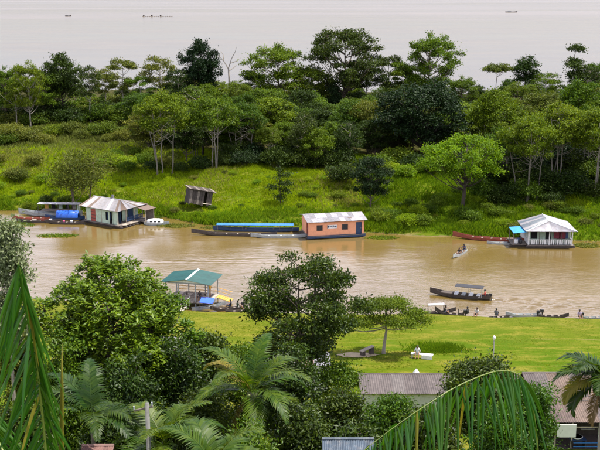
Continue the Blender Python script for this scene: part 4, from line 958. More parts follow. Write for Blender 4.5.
# ------------------------------------------------------------------ floating house with the mint wall (left)
rr = random.Random(9)
def logs(o, Lx, Ly, z=.12, n=7, over=.5):
    for i in range(n):
        y = -Ly / 2 + Ly * (i + .5) / n
        MB().tube([(-Lx / 2 - over - rr.uniform(0, .4), y, z), (0, y, z + rr.uniform(-.03, .03)), (Lx / 2 + over + rr.uniform(0, .4), y, z)], [.20, .24, .20], 8).build('float_log', WOODD, o, True)
    MB().box((0, 0, .40), (Lx + .3, Ly + .3, .08)).build('deck', WOOD, o)
def mint_house():
    Lx, Ly, rz = 6.4, 5.6, R(-33)
    c = at(118, 228, 0); M = Matrix.Rotation(rz, 3, 'Z'); ctr = c - M @ Vector((Lx / 2, -Ly / 2, 0))
    o = thing('floating_house', 'floating house with mint-green walls and striped tin roof at the left', 'house', (ctr.x, ctr.y, 0), rz)
    logs(o, Lx + .6, Ly + .6, .12, 8)
    z0, z1 = .445, 2.55; hx, hy = Lx / 2, Ly / 2
    wall(o, (-hx, -hy), (hx, -hy), z0, z1, MINT, [(1.0, 2.0, z0, 2.3), (4.0, 4.55, .95, 2.2), (4.8, 5.6, z0, 2.3)])
    wall(o, (hx - 1.1, -hy + .05), (hx - 1.1, hy - .05), z0, z1, MINT, [(1.2, 2.1, z0, 2.3), (3.3, 4.3, 1.2, 2.1)])
    wall(o, (-hx, hy), (hx - 1.1, hy), z0, z1, WOOD); wall(o, (-hx, -hy + .05), (-hx, hy - .05), z0, z1, WOOD)
    d = MB().box((-hx + 1.5, -hy - .02, 1.37), (.96, .05, 1.84)).build('door', DOORR, o); MB().tube([(-hx + 1.85, -hy - .05, 1.3), (-hx + 1.85, -hy - .11, 1.3)], .03, 6).build('handle', STEEL, d)
    for bz in (.9, 1.4, 1.9): MB().box((-hx + 1.5, -hy - .055, bz), (.9, .02, .07)).build('cross_bar', WOODD, d)
    MB().box((-hx + 4.27, -hy + .35, 1.57), (.8, .04, 1.4)).build('curtain_or_shade_sheet', NAVY, o)
    MB().box((-hx + 5.2, -hy + .6, 1.35), (1.0, .04, 1.8)).build('curtain_or_shade_sheet', SHADEIN, o)  # dark sheet behind the doorway, the room's shade put into its colour
    for x in np.linspace(-hx + .05, hx - .05, 3): MB().box((x, -hy - .055, 1.5), (.07, .03, 2.1)).build('wall_stud', WOODP, o)
    for y in np.linspace(-hy + .1, hy - .1, 4): MB().box((hx - .05, y, 1.5), (.10, .10, 2.1)).build('post', WOODP, o)
    for z in (.75, 1.15): MB().box((hx - .02, .95, z), (.05, Ly - 2.1, .10)).build('rail', NAVY, o)
    for i in range(17): MB().box((hx - .02, -.9 + i * .22, .9), (.03, .12, .62)).build('baluster', NAVY, o)
    MB().box((hx - .7, .8, 1.45), (.05, 1.0, 1.9)).build('curtain_or_shade_sheet', NAVY, o)
    MB().box((hx - .7, -1.6, 1.45), (.5, .04, 1.9)).build('partition', NAVY, o)
    ez, rzz, ov = 2.58, 3.50, .55
    A = [(-hx - ov - .5, -hy - ov, ez), (hx + ov, -hy - ov, ez), (hx + ov, hy + ov, ez), (-hx - ov - .5, hy + ov, ez)]
    r0, r1 = (-hx - ov - .5, 0, rzz), (hx - 1.9, 0, rzz)
    rf = MB(); rf.poly([A[0], A[1], r1, r0]); rf.poly([A[1], A[2], r1]); rf.poly([A[2], A[3], r0, r1]); rf = rf.build('roof', WOODD, o)
    roof_slope(rf, A[0], A[1], r0, r1, 13, [ZINC, ZINCP, ZINCR, ZINC, ZINCR, ZINCP], rr)
    roof_slope(rf, A[1], A[2], Vector(r1) + Vector((0, -.05, 0)), Vector(r1) + Vector((0, .05, 0)), 10, [ZINCR, ZINC, ZINCR, ZINC, ZINCP], rr)
    roof_slope(rf, A[2], A[3], r1, r0, 10, [ZINC, ZINCR], rr)
    MB().tube([(r0[0], 0, rzz + .05), (r1[0], 0, rzz + .05)], .07, 6).build('ridge_cap', ZINCP, rf)
    MB().box((-.4, .15, rzz + .35), (.35, .25, .5)).build('vent_pipe', ZINC, rf)
    # lean-to at the far right corner
    MB().box((hx + 1.0, hy - .6, .38), (2.0, 2.4, .08)).build('lean_to_deck', WOOD, o)
    wall(o, (hx + .2, hy + .4), (hx + 1.8, hy + .4), .42, 2.2, WOOD, name='lean_to_wall')
    for x, y in ((hx + 1.85, hy - 1.6), (hx + 1.85, hy + .3)): MB().box((x, y, 1.3), (.09, .09, 1.8)).build('post', WOODP, o)
    MB().poly([(hx + .1, hy - 1.8, 2.5), (hx + 2.1, hy - 1.8, 2.2), (hx + 2.1, hy + .6, 2.2), (hx + .1, hy + .6, 2.5)], .03, (0, 0, 1)).build('lean_to_roof', ZINCR, o)
    # boat landing along the porch
    for i in range(12): MB().box((hx + .62, -hy + .35 + i * .42, .42), (.75, .36, .05)).build('plank', WOODP if i % 3 else WOOD, o)
mint_house()
MOOR = 'boats moored at the mint-green floating house'
b = boat('covered_riverboat', 'long riverboat with flat whitish roof left of the mint-green house', 52, 216, 9.6, R(176), 1.7, .62, GREYB, .8, group=MOOR, seats=0)
boat_roof(b, 6.6, -4.6, 1.75, 2.05, ZINCP, arch=.08, h0=.5)
MB().box((-1.3, 0, 1.0), (5.6, 1.5, .05)).build('side_curtain_rail', WOOD, b); MB().box((-4.3, 0, 1.2), (.08, 1.5, 1.4)).build('stern_wall', MINT, b)
for i in range(5): MB().box((-3.4 + i * 1.1, -.78, 1.25), (.55, .03, .8)).build('side_panel', [WOODP, SHADEIN, MINT, SHADEIN, YELL][i], b)
b = boat('tarp_covered_boat', 'boat under a bright blue rounded tarpaulin beside the mint-green house', 66, 219.5, 5.8, R(178), 1.35, .45, NAVY, .5, group=MOOR, seats=1)
m = MB(); n = 9; ring = []
for x, sc in ((-2.0, .8), (-1.95, 1), (-.6, 1.03), (.9, 1.0), (1.35, 1), (1.4, .8)):
    ring.append([(x, math.cos(math.pi * i / n) * .72 * sc, .45 + math.sin(math.pi * i / n) * .95 * sc) for i in range(n + 1)])
m.add([v for r_ in ring for v in r_], [(k * (n + 1) + i, k * (n + 1) + i + 1, (k + 1) * (n + 1) + i + 1, (k + 1) * (n + 1) + i) for k in range(5) for i in range(n)] + [tuple(range(n + 1)), tuple(reversed(range(5 * (n + 1), 6 * (n + 1))))])
m.build('tarpaulin', TARP, b, True)
b = boat('canoe', 'dark canoe with loose bundles, outermost of the boats at the left', 40, 222.5, 6.4, R(181), .95, .34, WOODD, .5, group=MOOR)
for x, mt, sz in ((-1.6, WHITE, (.5, .4, .25)), (-.4, REDB, (.45, .4, .3)), (.8, WOODP, (.6, .5, .2))): MB().box((x, 0, .42), sz, .2).build('bundle', mt, b)
b = boat('canoe', 'dark narrow canoe tied in front of the blue tarpaulin boat', 66, 224, 5.6, R(176), .9, .34, WOODD, .45, group=MOOR)
for x, mt, sz in ((-.9, WHITE, (.35, .3, .22)), (.3, paint('plastic_pink', (.55, .10, .22), .1), (.3, .3, .22))): MB().box((x, 0, .42), sz, .3).build('bundle', mt, b)
b = boat('canoe', 'brownish canoe behind the outermost dark one at the left', 32, 219.5, 5.6, R(180), .9, .32, REDB, .5, group=MOOR)
b = boat('domed_boat', 'small boat with white domed cover right of the mint-green house', 156, 224.8, 3.6, R(-4), 1.25, .36, GREYB, .35, group=MOOR, seats=0)
m = MB(); ring = []
for x, sc in ((-1.35, .35), (-1.2, .8), (-.4, 1), (.5, 1), (1.0, .8), (1.2, .35)): ring.append([(x, math.cos(math.pi * i / n) * .62 * sc, .36 + math.sin(math.pi * i / n) * .62 * sc) for i in range(n + 1)])
m.add([v for r_ in ring for v in r_], [(k * (n + 1) + i, k * (n + 1) + i + 1, (k + 1) * (n + 1) + i + 1, (k + 1) * (n + 1) + i) for k in range(5) for i in range(n)])
m.build('cover', WHITE, b, True)
for x in (-.6, 0, .6): MB().box((x, -.60, .62), (.36, .03, .2), 0, .35).build('window', GLASS, b)

# ------------------------------------------------------------------ orange floating house
def orange_house():
    Lx, Ly, rz = 8.0, 4.6, R(12)
    c = at(309, 239.5, 0); M = Matrix.Rotation(rz, 3, 'Z'); ctr = c + M @ Vector((Lx / 2, Ly / 2, 0))
    o = thing('floating_house', 'orange floating house with low patched grey roof at mid-channel', 'house', (ctr.x, ctr.y, 0), rz)
    hx, hy = Lx / 2, Ly / 2; logs(o, Lx, Ly, .10, 7, .2)
    MB().box((0, -hy - .10, .30), (Lx + .5, .06, .42)).build('skirting', NAVY, o)
    z0, z1 = .445, 2.45
    wall(o, (-hx, -hy), (hx, -hy), z0, z1, ORANGE, [(1.15, 1.9, 1.25, 1.95), (4.85, 5.6, 1.25, 1.95), (6.85, 7.7, z0, 2.2)])
    wall(o, (-hx, -hy + .05), (-hx, hy - .05), z0, z1 + .1, ORANGE, [(.5, 1.6, z0, 2.2)]); wall(o, (hx, -hy + .05), (hx, hy - .05), z0, z1, ORANGE); wall(o, (-hx, hy), (hx, hy), z0, z1, ORANGE)
    for x0 in (1.15, 4.85):
        cx = -hx + x0 + .375; w_ = MB().box((cx, -hy + .02, 1.6), (.75, .03, .7)).build('window', GLASS, o)
        f = MB(); f.box((cx, -hy - .05, 1.98), (.87, .04, .06)); f.box((cx, -hy - .05, 1.22), (.87, .06, .06)); f.box((cx - .405, -hy - .05, 1.6), (.06, .04, .7)); f.box((cx + .405, -hy - .05, 1.6), (.06, .04, .7)); f.build('window_frame', WOODD, w_)
        MB().box((cx, -hy - .02, 1.6), (.04, .03, .7)).build('mullion', WOODD, w_)
    d = MB().box((hx - .72, -hy + .12, 1.32), (.85, .04, 1.75)).build('door', NAVY, o); MB().box((hx - .4, -hy + .08, 1.3), (.05, .05, .12)).build('handle', STEEL, d)
    d = MB().box((-hx + .12, -hy + 1.1, 1.32), (.04, 1.05, 1.75)).build('door', DOORR, o); MB().box((-hx + .08, -hy + 1.5, 1.3), (.05, .05, .12)).build('handle', STEEL, d)
    sg = MB().box((-hx + 3.35, -hy - .06, 1.72), (1.45, .03, .5)).build('sign_board', WHITE, o)
    gl = MB()
    for k, (x, z, w_, h_) in enumerate([(-.55, .02, .22, .28), (-.28, .05, .12, .2), (-.05, -.02, .26, .14), (.22, .06, .10, .22), (.42, 0, .18, .18), (.60, -.05, .10, .10)]): gl.box((-hx + 3.35 + x, -hy - .082, 1.72 + z), (w_, .01, h_), 0, 0, .25 * (-1) ** k)
    gl.build('faded_lettering', NAVY, sg)
    for y in (-.72, .72): MB().box((-hx + 3.35 + y, -hy - .085, 1.72), (.03, .01, .5)).build('sign_edge', WOODD, sg)
    ez, rzz, ov = 2.50, 2.98, .5
    a = [(-hx - .35, -hy - ov, ez), (hx + .45, -hy - ov, ez), (hx + .45, hy + ov, ez), (-hx - .35, hy + ov, ez)]; r0, r1 = (-hx - .35, .5, rzz), (hx + .45, .5, rzz)
    rf = MB(); rf.poly([a[0], a[1], r1, r0]); rf.poly([a[2], a[3], r0, r1]); rf = rf.build('roof', WOODD, o)
    roof_slope(rf, a[0], a[1], r0, r1, 11, [ZINCP, ZINC, ZINCP, ZINCP, ZINC], rr, 2); roof_slope(rf, a[2], a[3], r1, r0, 9, [ZINC, ZINCP], rr)
    MB().tube([(r0[0], .5, rzz + .05), (r1[0], .5, rzz + .05)], .06, 6).build('ridge_cap', ZINC, rf)
    for k in range(7): MB().box((-hx + .8 + k * 1.05 + rr.uniform(-.2, .2), -hy + .2 + rr.uniform(0, 1.9), ez + .22 + .0), (rr.uniform(.3, .8), rr.uniform(.2, .4), .03), rr.uniform(-.3, .3), R(9)).build('roof_patch', ZINCR, rf)
orange_house()
MO = 'boats moored left of the orange house'
b = boat('covered_longboat', 'long narrow boat with faded blue roof left of the orange house', 258, 231, 12.0, R(178), 1.3, .4, NAVY, .5, group=MO, seats=2)
boat_roof(b, 11.2, -5.2, 1.25, 1.0, BLUE, arch=.14, h0=.25)
boat('canoe', 'long dark canoe in front of the faded blue roof', 236, 235.6, 11.8, R(175), .95, .36, WOODD, .8, group=MO, seats=5)
boat('canoe', 'pale grey canoe tied to the left end of the orange house', 280, 237.6, 7.6, R(182), 1.0, .36, GREYB, .55, group=MO, seats=3, seatmat=GREYB)

# ------------------------------------------------------------------ white-roofed floating house (right)
def white_house():
    W_, Dp = 6.0, 5.4; c = at(550.5, 248, 0); rz = R(-1.5)
    o = thing('floating_house', 'white-roofed floating house with open veranda at the right', 'house', (c.x, c.y + Dp / 2, 0), rz)
    hx, hy = W_ / 2, Dp / 2; logs(o, W_, Dp, .08, 6, .25)
    z0, z1 = .445, 2.35
    MB().box((0, -hy - .10, .22), (W_ + .6, .05, .3)).build('skirting', WOODD, o)
    for x in (-hx + .06, -.15, hx - .06): MB().box((x, -hy + .06, 1.4), (.12, .12, 1.95)).build('post', WHITE, o)
    for x in (-hx + 1.5, hx - 1.5): MB().box((x, -hy + .06, 1.4), (.06, .06, 1.95)).build('post', WOODD, o)
    for i in range(20): MB().box((-hx + .22 + i * (W_ - .44) / 19, -hy + .06, .80), (.20, .03, .62)).build('baluster', WHITE if i % 4 else GREYB, o)
    MB().box((0, -hy + .06, 1.15), (W_ - .2, .06, .06)).build('rail', WHITE, o)
    wall(o, (-hx, -hy + 1.5), (hx, -hy + 1.5), z0, z1, MINT, [(.6, 1.5, .9, 2.1), (2.6, 3.4, z0, 2.2), (4.2, 5.4, .9, 2.1)], name='wall')
    for x0, x1, mt in ((.5, 1.6, SHADEIN), (2.5, 3.5, SHADEIN), (4.1, 5.5, CURT)): MB().box((-hx + (x0 + x1) / 2, -hy + 1.62, 1.45), (x1 - x0, .03, 1.5)).build('curtain_or_shade_sheet', mt, o)  # the two dark sheets paint the shaded room, the red one is cloth
    for x, mt in ((1.0, CURT), (1.9, CURT), (2.4, NAVY)): MB().box((x, -hy + .9, 1.6), (.7 if mt is CURT else .4, .03, 1.0)).build('hanging_cloth', mt, o)
    wall(o, (-hx, -hy + .1), (-hx, hy), z0, z1, WHITE, [(.4, 1.3, 1.1, 2.2)]); wall(o, (hx, -hy + .1), (hx, hy), z0, z1, WHITE, [(.4, 1.3, 1.1, 2.2)]); wall(o, (-hx, hy), (hx, hy), z0, z1, WOOD)
    ez, rzz, ov = 2.38, 3.38, .5
    a = [(-hx - ov, -hy - ov, ez), (hx + ov, -hy - ov, ez), (hx + ov, hy + ov, ez), (-hx - ov, hy + ov, ez)]; r0, r1 = (0, -hy + 1.6, rzz), (0, hy + ov, rzz)
    rf = MB(); rf.poly([a[0], a[1], r0]); rf.poly([a[1], a[2], r1, r0]); rf.poly([a[3], a[0], r0, r1]); rf = rf.build('roof', WOODD, o)
    roof_slope(rf, a[0], a[1], Vector(r0) - Vector((.05, 0, 0)), Vector(r0) + Vector((.05, 0, 0)), 8, [ZINCP, paint('roof_whitewashed', (.44, .43, .44), .16, .6, 2.0, (.34, .30, .27), .5), ZINCP], rr)
    roof_slope(rf, a[1], a[2], r0, r1, 7, [ZINC, ZINCP], rr); roof_slope(rf, a[3], a[0], r1, r0, 7, [ZINC, ROOFB, ZINC], rr)
    for p0 in (a[0], a[1]): MB().tube([Vector(p0) + Vector((0, 0, .07)), Vector(r0) + Vector((0, 0, .07))], .07, 6).build('hip_cap', CAPW, rf)
    MB().tube([Vector(r0) + Vector((0, 0, .06)), Vector(r1) + Vector((0, 0, .06))], .07, 6).build('ridge_cap', CAPW, rf)
    MB().poly([(-hx - 2.1, -hy - .2, 2.12), (-hx - .2, -hy - .2, 2.28), (-hx - .2, hy - 2, 2.28), (-hx - 2.1, hy - 2, 2.12)], .05, (0, 0, 1)).build('awning', SKYB, o)
    for y in (-hy, hy - 2.2): MB().box((-hx - 2.0, y, 1.25), (.07, .07, 1.72)).build('awning_post', WOOD, o)
    MB().box((-hx - 1.2, -.6, .40), (2.0, 3.6, .08)).build('side_deck', WOOD, o)
    for y in (-1.9, -.6, .8): MB().tube([(-hx - 2.4, y, .12), (-hx, y, .12)], .2, 8).build('float_log', WOODD, o)
    for x, y, r_, mt in ((-hx - 1.5, -1.9, .26, WHITE), (-hx - .9, -2.0, .24, BLACKP), (-hx - 1.0, -1.2, .3, NAVY)): MB().tube([(x, y, .44), (x, y, .5), (x, y, .95), (x, y, 1.0)], [r_ * .9, r_, r_, r_ * .8], 10).build('barrel', mt, o, True)
white_house()
boat('longboat', 'long red-brown boat left of the white-roofed house', 490, 240.5, 9.6, R(163), 1.2, .42, REDB, .8, group='boats at the white-roofed house', seats=5)
boat('canoe', 'low grey canoe between the red-brown boat and the white-roofed house', 506, 244, 4.8, R(176), .85, .22, GREYB, .3, group='boats at the white-roofed house', seats=2)

# ------------------------------------------------------------------ boats under way
p = at(460.5, 254.5, 0); rz = math.atan2(-3.6, -2.2)
b = boat('canoe', 'small canoe carrying two people below the long red-brown boat', 460.5, 254.5, 4.6, rz, .8, .32, GREYB, .5, seats=2)
d = Vector((math.cos(rz), math.sin(rz), 0))
person('person in dark blue paddling at the stern of the small canoe', p - d * 1.35 + Vector((0, 0, -.02)), rz - math.pi / 2, 'paddle', (.02, .035, .09), (.03, .03, .04), scale=1.15)
person('person in dark clothes seated toward the bow of the small canoe', p + d * .45 + Vector((0, 0, -.02)), rz - math.pi / 2, 'sit', (.03, .022, .02), (.03, .03, .05))
q = p - d * 1.35; pdl = MB().tube([(0, 0, 0), (.25, 0, .75), (.38, 0, 1.15)], .018, 6).build('paddle', WOODP, None, False, (q.x + .35, q.y - .35, -.2)); tag(pdl, 'wooden paddle dipped beside the small canoe', 'paddle')
MB().box((-.06, 0, -.15), (.03, .14, .4), 0, 0, .3).build('blade', WOODP, pdl)
rz = R(161)
b = boat('motorboat', 'dark roofed motorboat crossing the lower channel', 461, 297.2, 6.6, rz, 1.25, .42, WOODD, .6, seats=0, motor=True)
boat_roof(b, 3.2, -2.55, 1.3, 1.42, BLACKP, arch=.08, h0=.35, post=STEEL)
for i in range(4): MB().box((-2.0 + i * .85, 0, .42), (.4, 1.0, .2)).build('passenger_bench', WHITE if i != 2 else GREYB, b)
MB().box((1.6, 0, .46), (1.4, .9, .05)).build('foredeck', WOODD, b)
p = at(461, 297.2, 0); d = Vector((math.cos(rz), math.sin(rz), 0))
person('person in red steering at the stern of the dark roofed motorboat', p - d * 2.75 + Vector((0, 0, .12)), rz - math.pi / 2, 'sit', (.42, .07, .05), (.05, .05, .06))

# ------------------------------------------------------------------ pavilion landing
def pavilion():
    W_, Dp, rz = 5.2, 3.7, R(-13); c = at(187, 307.5, 0); M = Matrix.Rotation(rz, 3, 'Z'); ctr = c + M @ Vector((0, Dp / 2, 0))
    o = thing('pavilion', 'landing pavilion with teal gable roof on the near shore', 'pavilion', (ctr.x, ctr.y, 0), rz)
    hx, hy = W_ / 2, Dp / 2
    for i in range(14): MB().box((-hx + W_ * (i + .5) / 14, 0, .62), (W_ / 14 - .02, Dp, .06)).build('deck_plank', WOODP if i % 3 else WOOD, o)
    m = MB()
    for y in (-hy + .1, 0, hy - .1): m.box((0, y, .52), (W_, .12, .13))
    m.build('deck_beams', WOODD, o)
    ez, rzz, ov = 2.78, 3.28, .35; pi_ = 0
    for x in (-hx + .12, -hx + 1.6, hx - 1.6, hx - .12):
        for y in (-hy + .12, hy - .12): MB().box((x, y, (ez - 2.4) / 2 + .1), (.10, .10, ez + 2.2)).build('post', STEEL, o)
    for y in (-hy + .12, hy - .12): MB().box((0, y, ez - .02), (W_, .08, .12)).build('beam', STEEL, o)
    for x in (-hx + .12, hx - .12): MB().box((x, 0, ez + .02), (.08, Dp - .2, .10)).build('beam', STEEL, o)
    a = [(-hx - ov, -hy - ov, ez + .05), (hx + ov, -hy - ov, ez + .05), (hx + ov, hy + ov, ez + .05), (-hx - ov, hy + ov, ez + .05)]; r0, r1 = (0, -hy - ov, rzz), (0, hy + ov, rzz)
    rf = MB(); rf.poly([a[1], a[2], r1, r0]); rf.poly([a[3], a[0], r0, r1]); rf = rf.build('roof', STEEL, o)
    roof_slope(rf, a[1], a[2], r0, r1, 6, [TEAL], rr); roof_slope(rf, a[3], a[0], r1, r0, 6, [TEAL], rr)
    MB().poly([(-.02, -hy - ov - .02, rzz + .09), (.02, -hy - ov - .02, rzz + .09), (.02, hy + ov, rzz + .09), (-.02, hy + ov, rzz + .09)], .02, (0, 0, 1)).build('ridge_line', CAPW, rf)
    m = MB(); m.poly([(0, -hy - ov - .03, rzz + .085), (.22, -hy - ov - .03, rzz + .05), (.22, hy + ov, rzz + .05), (0, hy + ov, rzz + .085)], .02, (0, 0, 1)); m.build('ridge_cap', CAPW, rf)
    MB().poly([(-hx + .1, -hy + .10, ez + .06), (hx - .1, -hy + .10, ez + .06), (0, -hy + .10, rzz - .06)], .03).build('gable_panel', WHITE, o)
    for x in np.linspace(-hx + .25, -hx + 2.0, 4): MB().box((x, -hy + .05, 1.05), (.05, .05, .8)).build('rail_post', YELL, o)
    for z in (1.05, 1.42): MB().box((-hx + 1.1, -hy + .05, z), (2.0, .05, .06)).build('rail', WOODP, o); MB().box((0, hy - .12, z - .05), (W_ - .3, .05, .06)).build('rail', YELL, o)
    for k in range(6): MB().box((hx + .35 + k * .28, .6, .75 + k * .0 - k * .07), (.30, 1.1, .06)).build('ramp_plank', YELL, o)
    for y in (.1, 1.1): MB().tube([(hx + .1, y, 1.6), (hx + 1.9, y, 1.2)], .03, 6).build('ramp_rail', YELL, o)
    for y in (-.8, .8): MB().box((.2, y, .95), (2.6, .35, .06)).build('bench', WOOD, o)
    for y in (-.8, .8):
        for x in (-.9, 1.3): MB().box((x, y, .79), (.08, .3, .28)).build('bench_leg', WOODD, o)
    # steps down to the shore with crossed rails
    for k in range(6): MB().box((-.3, -hy - .35 - k * .34, .60 - k * .05), (1.3, .32, .05)).build('step', WOODP, o)
    for sx in (-1.0, .4):
        MB().tube([(sx, -hy - .1, 1.35), (sx, -hy - 2.2, 1.05)], .03, 6).build('hand_rail', WHITE, o)
        MB().tube([(sx, -hy - .2, .65), (sx, -hy - 1.2, 1.15)], .025, 5).build('cross_brace', WHITE, o); MB().tube([(sx, -hy - .2, 1.25), (sx, -hy - 1.2, .55)], .025, 5).build('cross_brace', WHITE, o)
        for k in range(3): MB().tube([(sx, -hy - .2 - k * 1.0, .2), (sx, -hy - .2 - k * 1.0, 1.33 - k * .13)], .03, 6).build('rail_post', WHITE, o)
    return o, M, ctr
po, PM, pc = pavilion()
def on_pav(v): return pc + PM @ Vector(v)
person('person in dark shirt seated on the deck of the teal-roofed pavilion', on_pav((1.2, -.8, .66)), rz=R(150), pose='sit', shirt=(.03, .03, .04))
person('person in yellow shirt standing at the right end of the teal-roofed pavilion', on_pav((1.9, .6, .65)), rz=R(60), pose='stand', shirt=(.60, .36, .06), shorts=(.30, .25, .18))
t_ = at(207.5, 304, .55); tp = MB().poly([(-.75, -.4, .95), (.75, -.5, .85), (.85, .5, 1.15), (-.6, .55, 1.25)], .03, (0, 0, 1)).build('tarpaulin', paint('tarp_bright', (.05, .14, .80), .15, .45), None, False, (t_.x, t_.y - 1.0, .25)); tag(tp, 'small bright blue tarpaulin over a canoe below the pavilion', 'tarpaulin')
for x, y in ((-.7, -.35), (.7, -.45), (.8, .45), (-.55, .5)): MB().tube([(x, y, -.3), (x, y, 1.0)], .02, 5).build('pole', WOOD, tp)
SH = 'canoes drawn up along the near shore'
def moored(px, py, L, rz, label, mat=WOODD, motor=True, who=None, z=.05, prow=.75):
    b = boat('canoe', label, px, py, L * .8, rz, .62, .22, mat, prow * .6, z=z, group=SH, seats=3, motor=motor)
    b.rotation_euler[1] = R(-3)
    return b
moored(208, 308, 4.6, R(20), 'canoe under the small bright blue tarpaulin', GREYB, False)
moored(227, 309.6, 4.4, R(200), 'canoe with motor nearest the pavilion')
moored(243, 312, 4.8, R(3), 'canoe half hidden by the dark open-crowned tree', WOODD, False)
p = at(231, 308.6, .1); person('person in black seated in the canoe nearest the pavilion', (p.x, p.y, .08), R(80), 'sit', (.02, .02, .025))
p = at(237.5, 309.6, .1); person('person in dark green seated between the two canoes right of the pavilion', (p.x, p.y, .08), R(-60), 'sit', (.03, .05, .03), (.30, .28, .25))
moored(438, 313.5, 4.6, R(8), 'canoe with pale awning right of the umbrella-shaped tree')
aw = at(436, 313.0, .2); o = MB().poly([(-.9, -.3, .95), (.9, -.3, 1.05), (.9, .3, 1.10), (-.9, .3, 1.0)], .03, (0, 0, 1)).build('awning', ZINCP, None, False, (aw.x, aw.y, .2)); tag(o, 'small pale awning over a canoe right of the umbrella-shaped tree', 'awning')
for x, y, h_ in ((-.85, -.45, 1.05), (.85, -.45, 1.24), (.85, .45, 1.34), (-.85, .45, 1.14)): MB().tube([(x, y, -.3), (x, y, h_)], .02, 5).build('pole', BLACKP, o)
moored(450, 315.0, 3.8, R(168), 'dark upturned-prow canoe right of the pale awning', WOODD, True, prow=1.3)
p = at(444, 313.8, .1); person('person in black bending in the canoe under the pale awning', (p.x, p.y, .05), R(-100), 'paddle', (.02, .02, .02))
po_ = at(458.3, 316.2, .1); o = MB().tube([(0, 0, -.5), (0, 0, .95)], [.05, .04], 6).build('mooring_post', WOODD, None, False, (po_.x, po_.y, .0)); tag(o, 'short dark mooring post beside the upturned-prow canoe', 'post')
p = at(467.5, 315.6, .1); person('person in dark clothes crouching at the near waterline, leftmost of three', (p.x, p.y, gz(p.x, p.y) - .05), R(30), 'sit', (.04, .04, .035), (.03, .03, .03))
p = at(476.8, 317.2, .1); person('person in pale shirt and black shorts at the near waterline', (p.x, p.y, gz(p.x, p.y) - .06), R(150), 'sit', (.50, .48, .45), (.012, .012, .014))
moored(499, 318.6, 2.6, R(2), 'short low canoe with a seated figure below the motorboat', WOODD, False, prow=.35)
p = at(496, 318.0, .1); person('person in grey seated in the short low canoe', (p.x, p.y, .12), R(-20), 'sit', (.10, .10, .11))
moored(524, 316.2, 4.8, R(188), 'canoe pointing left with black motor beside its mirror twin', GREYB)
moored(553, 317.6, 3.8, R(-9), 'canoe pointing right with black motor beside its mirror twin')
p = at(579, 318.6, .1); person('person with black hair in lilac shirt sitting at the shore', (p.x, p.y, gz(p.x, p.y) - .05), R(190), 'sit', (.42, .34, .44), (.08, .05, .05))
moored(598, 318.6, 4.2, R(0), 'canoe with tilted motor at the right edge of the near shore', GREYB)

# ------------------------------------------------------------------ lawn furniture
p = at(367, 352, 2.0); z = gz(p.x, p.y)
o = thing('bench', 'dark wooden bench with sloping plank on bare sand under the umbrella tree', 'bench', (p.x, p.y, z), R(35))
MB().box((0, 0, .62), (1.5, .42, .07), 0, 0, R(-9)).build('seat', WOODP, o)
for x, h_ in ((-.5, .52), (.5, .66)): MB().box((x, 0, h_ / 2), (.35, .36, h_)).build('leg', WOODD, o)
m = MB(); rg2 = random.Random(2); V = [(-1.0 + math.cos(a) * (1.9 + rg2.uniform(-.4, .4)), math.sin(a) * (.9 + rg2.uniform(-.2, .2))) for a in np.linspace(0, 6.283, 26)[:-1]]
pv = [(p.x + x, p.y + y, gz(p.x + x, p.y + y) + .035) for x, y in V]; m.add([(p.x, p.y, gz(p.x, p.y) + .04)] + pv, [(0, i + 1, (i + 1) % 25 + 1) for i in range(25)])
sp_ = m.build('bare_sand', SAND, None); sp_['kind'] = 'structure'
p = at(421, 355.5, 2.1); z = gz(p.x, p.y)
o = thing('bench', 'white bench with a person on the lawn', 'bench', (p.x, p.y, z), R(-14))
for i in range(3): MB().box((.1, -.16 + i * .16, .42), (2.0, .14, .05)).build('slat', WHITE, o)
MB().box((.55, -.26, .22), (.95, .04, .34)).build('side_board', WHITE, o)
for x in (-.8, .95): MB().box((x, 0, .20), (.08, .42, .40)).build('leg', CONC, o)
bp = Vector((p.x, p.y, z)) + Matrix.Rotation(R(-14), 3, 'Z') @ Vector((-.35, .05, .14))
person('person in white shirt sitting on the white bench', bp, R(170), 'sit', (.80, .80, .78), (.05, .07, .05))
p = at(493, 362, 2.3); z = gz(p.x, p.y); tpz = atY(493, 335.5, p.y).z - z
o = thing('lamp_post', 'slim lamp post with white round lamp on the lawn', 'lamp post', (p.x, p.y, z))
MB().tube([(0, 0, -.2), (0, 0, .15), (0, 0, .2), (0, 0, tpz - .4)], [.10, .10, .06, .05], 8).build('pole', CONC, o)
MB().tube([(0, 0, tpz - .45), (0, 0, tpz - .38), (0, 0, tpz - .2), (0, 0, tpz - .05), (0, 0, tpz)], [.05, .10, .135, .10, .02], 10).build('lamp_globe', WLAMP, o, True)
p = at(416, 377, 2.5); z = gz(p.x, p.y)
o = thing('tent', 'small white cloth tent just behind the long grey roof', 'tent', (p.x, p.y, z), R(20)); o.scale = (.62, .62, .62)
m = MB(); m.add([(-.8, -.6, .0), (.8, -.6, .0), (.8, .6, 0), (-.8, .6, 0), (-.1, -.05, 1.5), (.15, .05, 1.42)], [(0, 1, 5, 4), (1, 2, 5), (2, 3, 4, 5), (3, 0, 4)]); m.build('cloth', WLAMP, o); MB().tube([(0, 0, 0), (0, 0, 1.55)], .03, 6).build('pole', WOOD, o)

